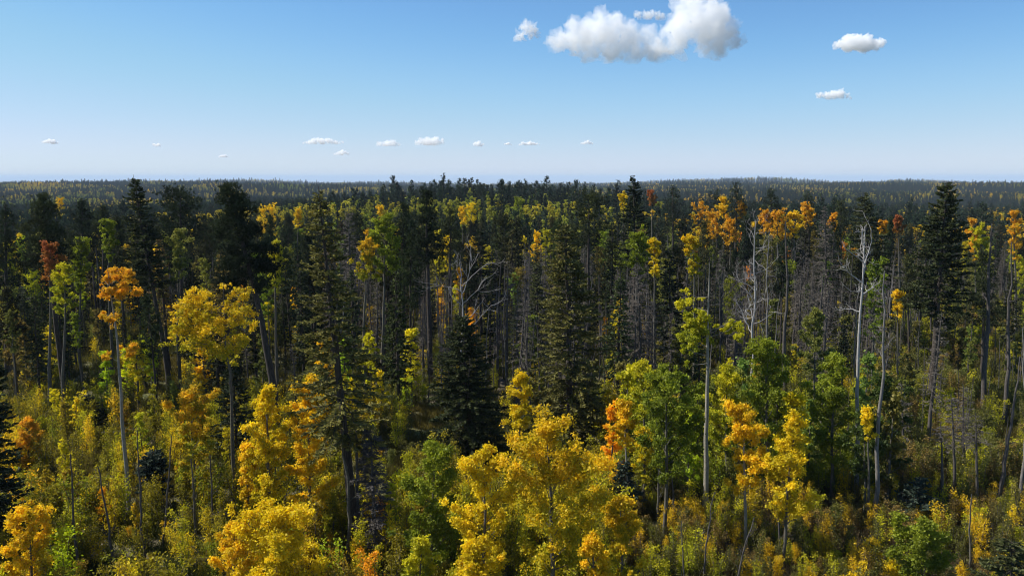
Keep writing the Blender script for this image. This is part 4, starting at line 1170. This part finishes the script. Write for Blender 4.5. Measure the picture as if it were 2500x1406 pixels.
big = 1 + .22 * sstep(700, 1000, r_) + .4 * sstep(2500, 4500, r_) + .2 * sstep(260, 340, r_) * (1 - sstep(600, 900, r_))
def jit(n, a, j=.18): return np.array(a)[None] * np.clip(1 + rng.normal(0, j, (n, 1)), .5, 1.7) * np.clip(1 + rng.normal(0, .06, (n, 3)), .8, 1.2)
P = np.stack([x, y, z - .2], 1)
for m, nm, var, lab, cat in ((sp_, 'distant_spruce_forest', FS, 'dark spruce woods rolling away to the blue ridges', 'forest'), (pn, 'distant_pine_forest', FP, 'rounder dark pines mixed through the far woods', 'forest')):
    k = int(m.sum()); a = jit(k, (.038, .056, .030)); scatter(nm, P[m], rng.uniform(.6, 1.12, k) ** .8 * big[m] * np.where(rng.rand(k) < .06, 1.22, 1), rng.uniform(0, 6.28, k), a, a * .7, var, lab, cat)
k = int(asp.sum()); sel = rng.rand(k); warm = sstep(-1.2, 1.6, sines(x[asp], y[asp], 300, 41) + rng.normal(0, .5, k))[:, None]
warm = np.where((u[asp] > 1560)[:, None], np.clip(warm + .1, 0, 1), np.where((r_[asp] < 700)[:, None], warm * .55, warm))
cA = np.array((.26, .30, .035)); cB = np.array((.88, .60, .02))
hi = (cA * (1 - warm) + cB * warm) * np.clip(1 + rng.normal(0, .12, (k, 1)), .6, 1.4)
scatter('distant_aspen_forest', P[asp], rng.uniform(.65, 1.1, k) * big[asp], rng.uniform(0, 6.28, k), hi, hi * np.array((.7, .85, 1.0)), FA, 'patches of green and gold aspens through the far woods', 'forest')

# spruces of the stand past the number one could tell apart
SPR = [parts_of(rec[0]) for rec in [q for q in RECS if q[1] == 'spruce_tree'][:5]]
D = np.sqrt(rng.uniform(92 ** 2, 212 ** 2, 620)); uu = rng.uniform(-200, 2250, 620); xx = (uu - 1250) / F * (D * cp + H * sp)
ok = np.array([free(a, b, 1.5) for a, b in zip(xx, D)]); xx, D = xx[ok], D[ok]; k = len(xx)
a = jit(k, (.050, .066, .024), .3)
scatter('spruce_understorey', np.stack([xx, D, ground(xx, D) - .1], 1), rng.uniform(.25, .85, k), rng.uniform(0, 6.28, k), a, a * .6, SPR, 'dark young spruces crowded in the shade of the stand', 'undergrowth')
# understorey thicket and grass
def tuft_thing(i, u, D, tk, label):
    b = ground_at(u, D); o = obj('grass_tuft', tuft(600 + i, (.55, .8)[i], 60).mesh('grass_tuft'), M_GRASS); o.location = b
    tint(o, tk); tag(o, label, 'grass'); return [o]
GT = [tuft_thing(0, 1690, 50, 'olive', 'olive grass tuft on the open litter ground'), tuft_thing(1, 2300, 62, 'brown', 'dry tall grass tuft below the grey dead saplings')]
SAP = [parts_of(rec[0]) for rec in [q for q in RECS if q[1] == 'aspen_sapling'][:4]]
def under_field(num, lo, hi, ua, ub):
    D = np.sqrt(rng.uniform(lo * lo, hi * hi, num)); uu = rng.uniform(ua, ub, num)
    xx = (uu - 1250) / F * (D * cp + H * sp); return xx, D, uu
A = [under_field(760, 40, 88, -150, 1000), under_field(330, 40, 66, 1000, 1560), under_field(850, 40, 66, 1560, 2650), under_field(900, 62, 92, 1450, 2650), under_field(2600, 84, 200, -150, 2650), under_field(1300, 84, 170, 2080, 2650)]
xx = np.concatenate([a[0] for a in A]); yy = np.concatenate([a[1] for a in A]); uu = np.concatenate([a[2] for a in A])
keys = [under_colour(a, b) for a, b in zip(uu, yy)]
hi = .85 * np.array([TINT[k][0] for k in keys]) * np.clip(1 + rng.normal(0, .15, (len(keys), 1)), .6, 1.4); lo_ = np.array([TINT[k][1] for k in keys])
sc = rng.uniform(.3, 1.25, len(xx)) * np.where((uu > 1500) & (yy < 62), .7, 1.0)
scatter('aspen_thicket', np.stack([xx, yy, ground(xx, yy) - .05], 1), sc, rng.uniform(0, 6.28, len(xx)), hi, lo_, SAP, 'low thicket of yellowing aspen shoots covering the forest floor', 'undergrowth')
B_ = [under_field(9000, 38, 90, -150, 2650), under_field(14000, 90, 210, -150, 2650)]
xx = np.concatenate([a[0] for a in B_]); yy = np.concatenate([a[1] for a in B_]); uu = np.concatenate([a[2] for a in B_])
w = sstep(-.8, .8, sines(xx, yy, 14, 51))[:, None]; dry = sstep(1450, 1800, uu)[:, None] * (yy < 70)[:, None]
hi = np.array((.085, .095, .02)) * (1 - w) + np.array((.19, .155, .035)) * w
hi = hi * (1 - dry) + np.array((.12, .09, .045)) * dry
scatter('grass', np.stack([xx, yy, ground(xx, yy)], 1), rng.uniform(.6, 1.5, len(xx)) * np.where(yy > 90, 1.5, 1), rng.uniform(0, 6.28, len(xx)), hi, hi * .8, GT, 'short green and dry grass between the trees', 'grass')
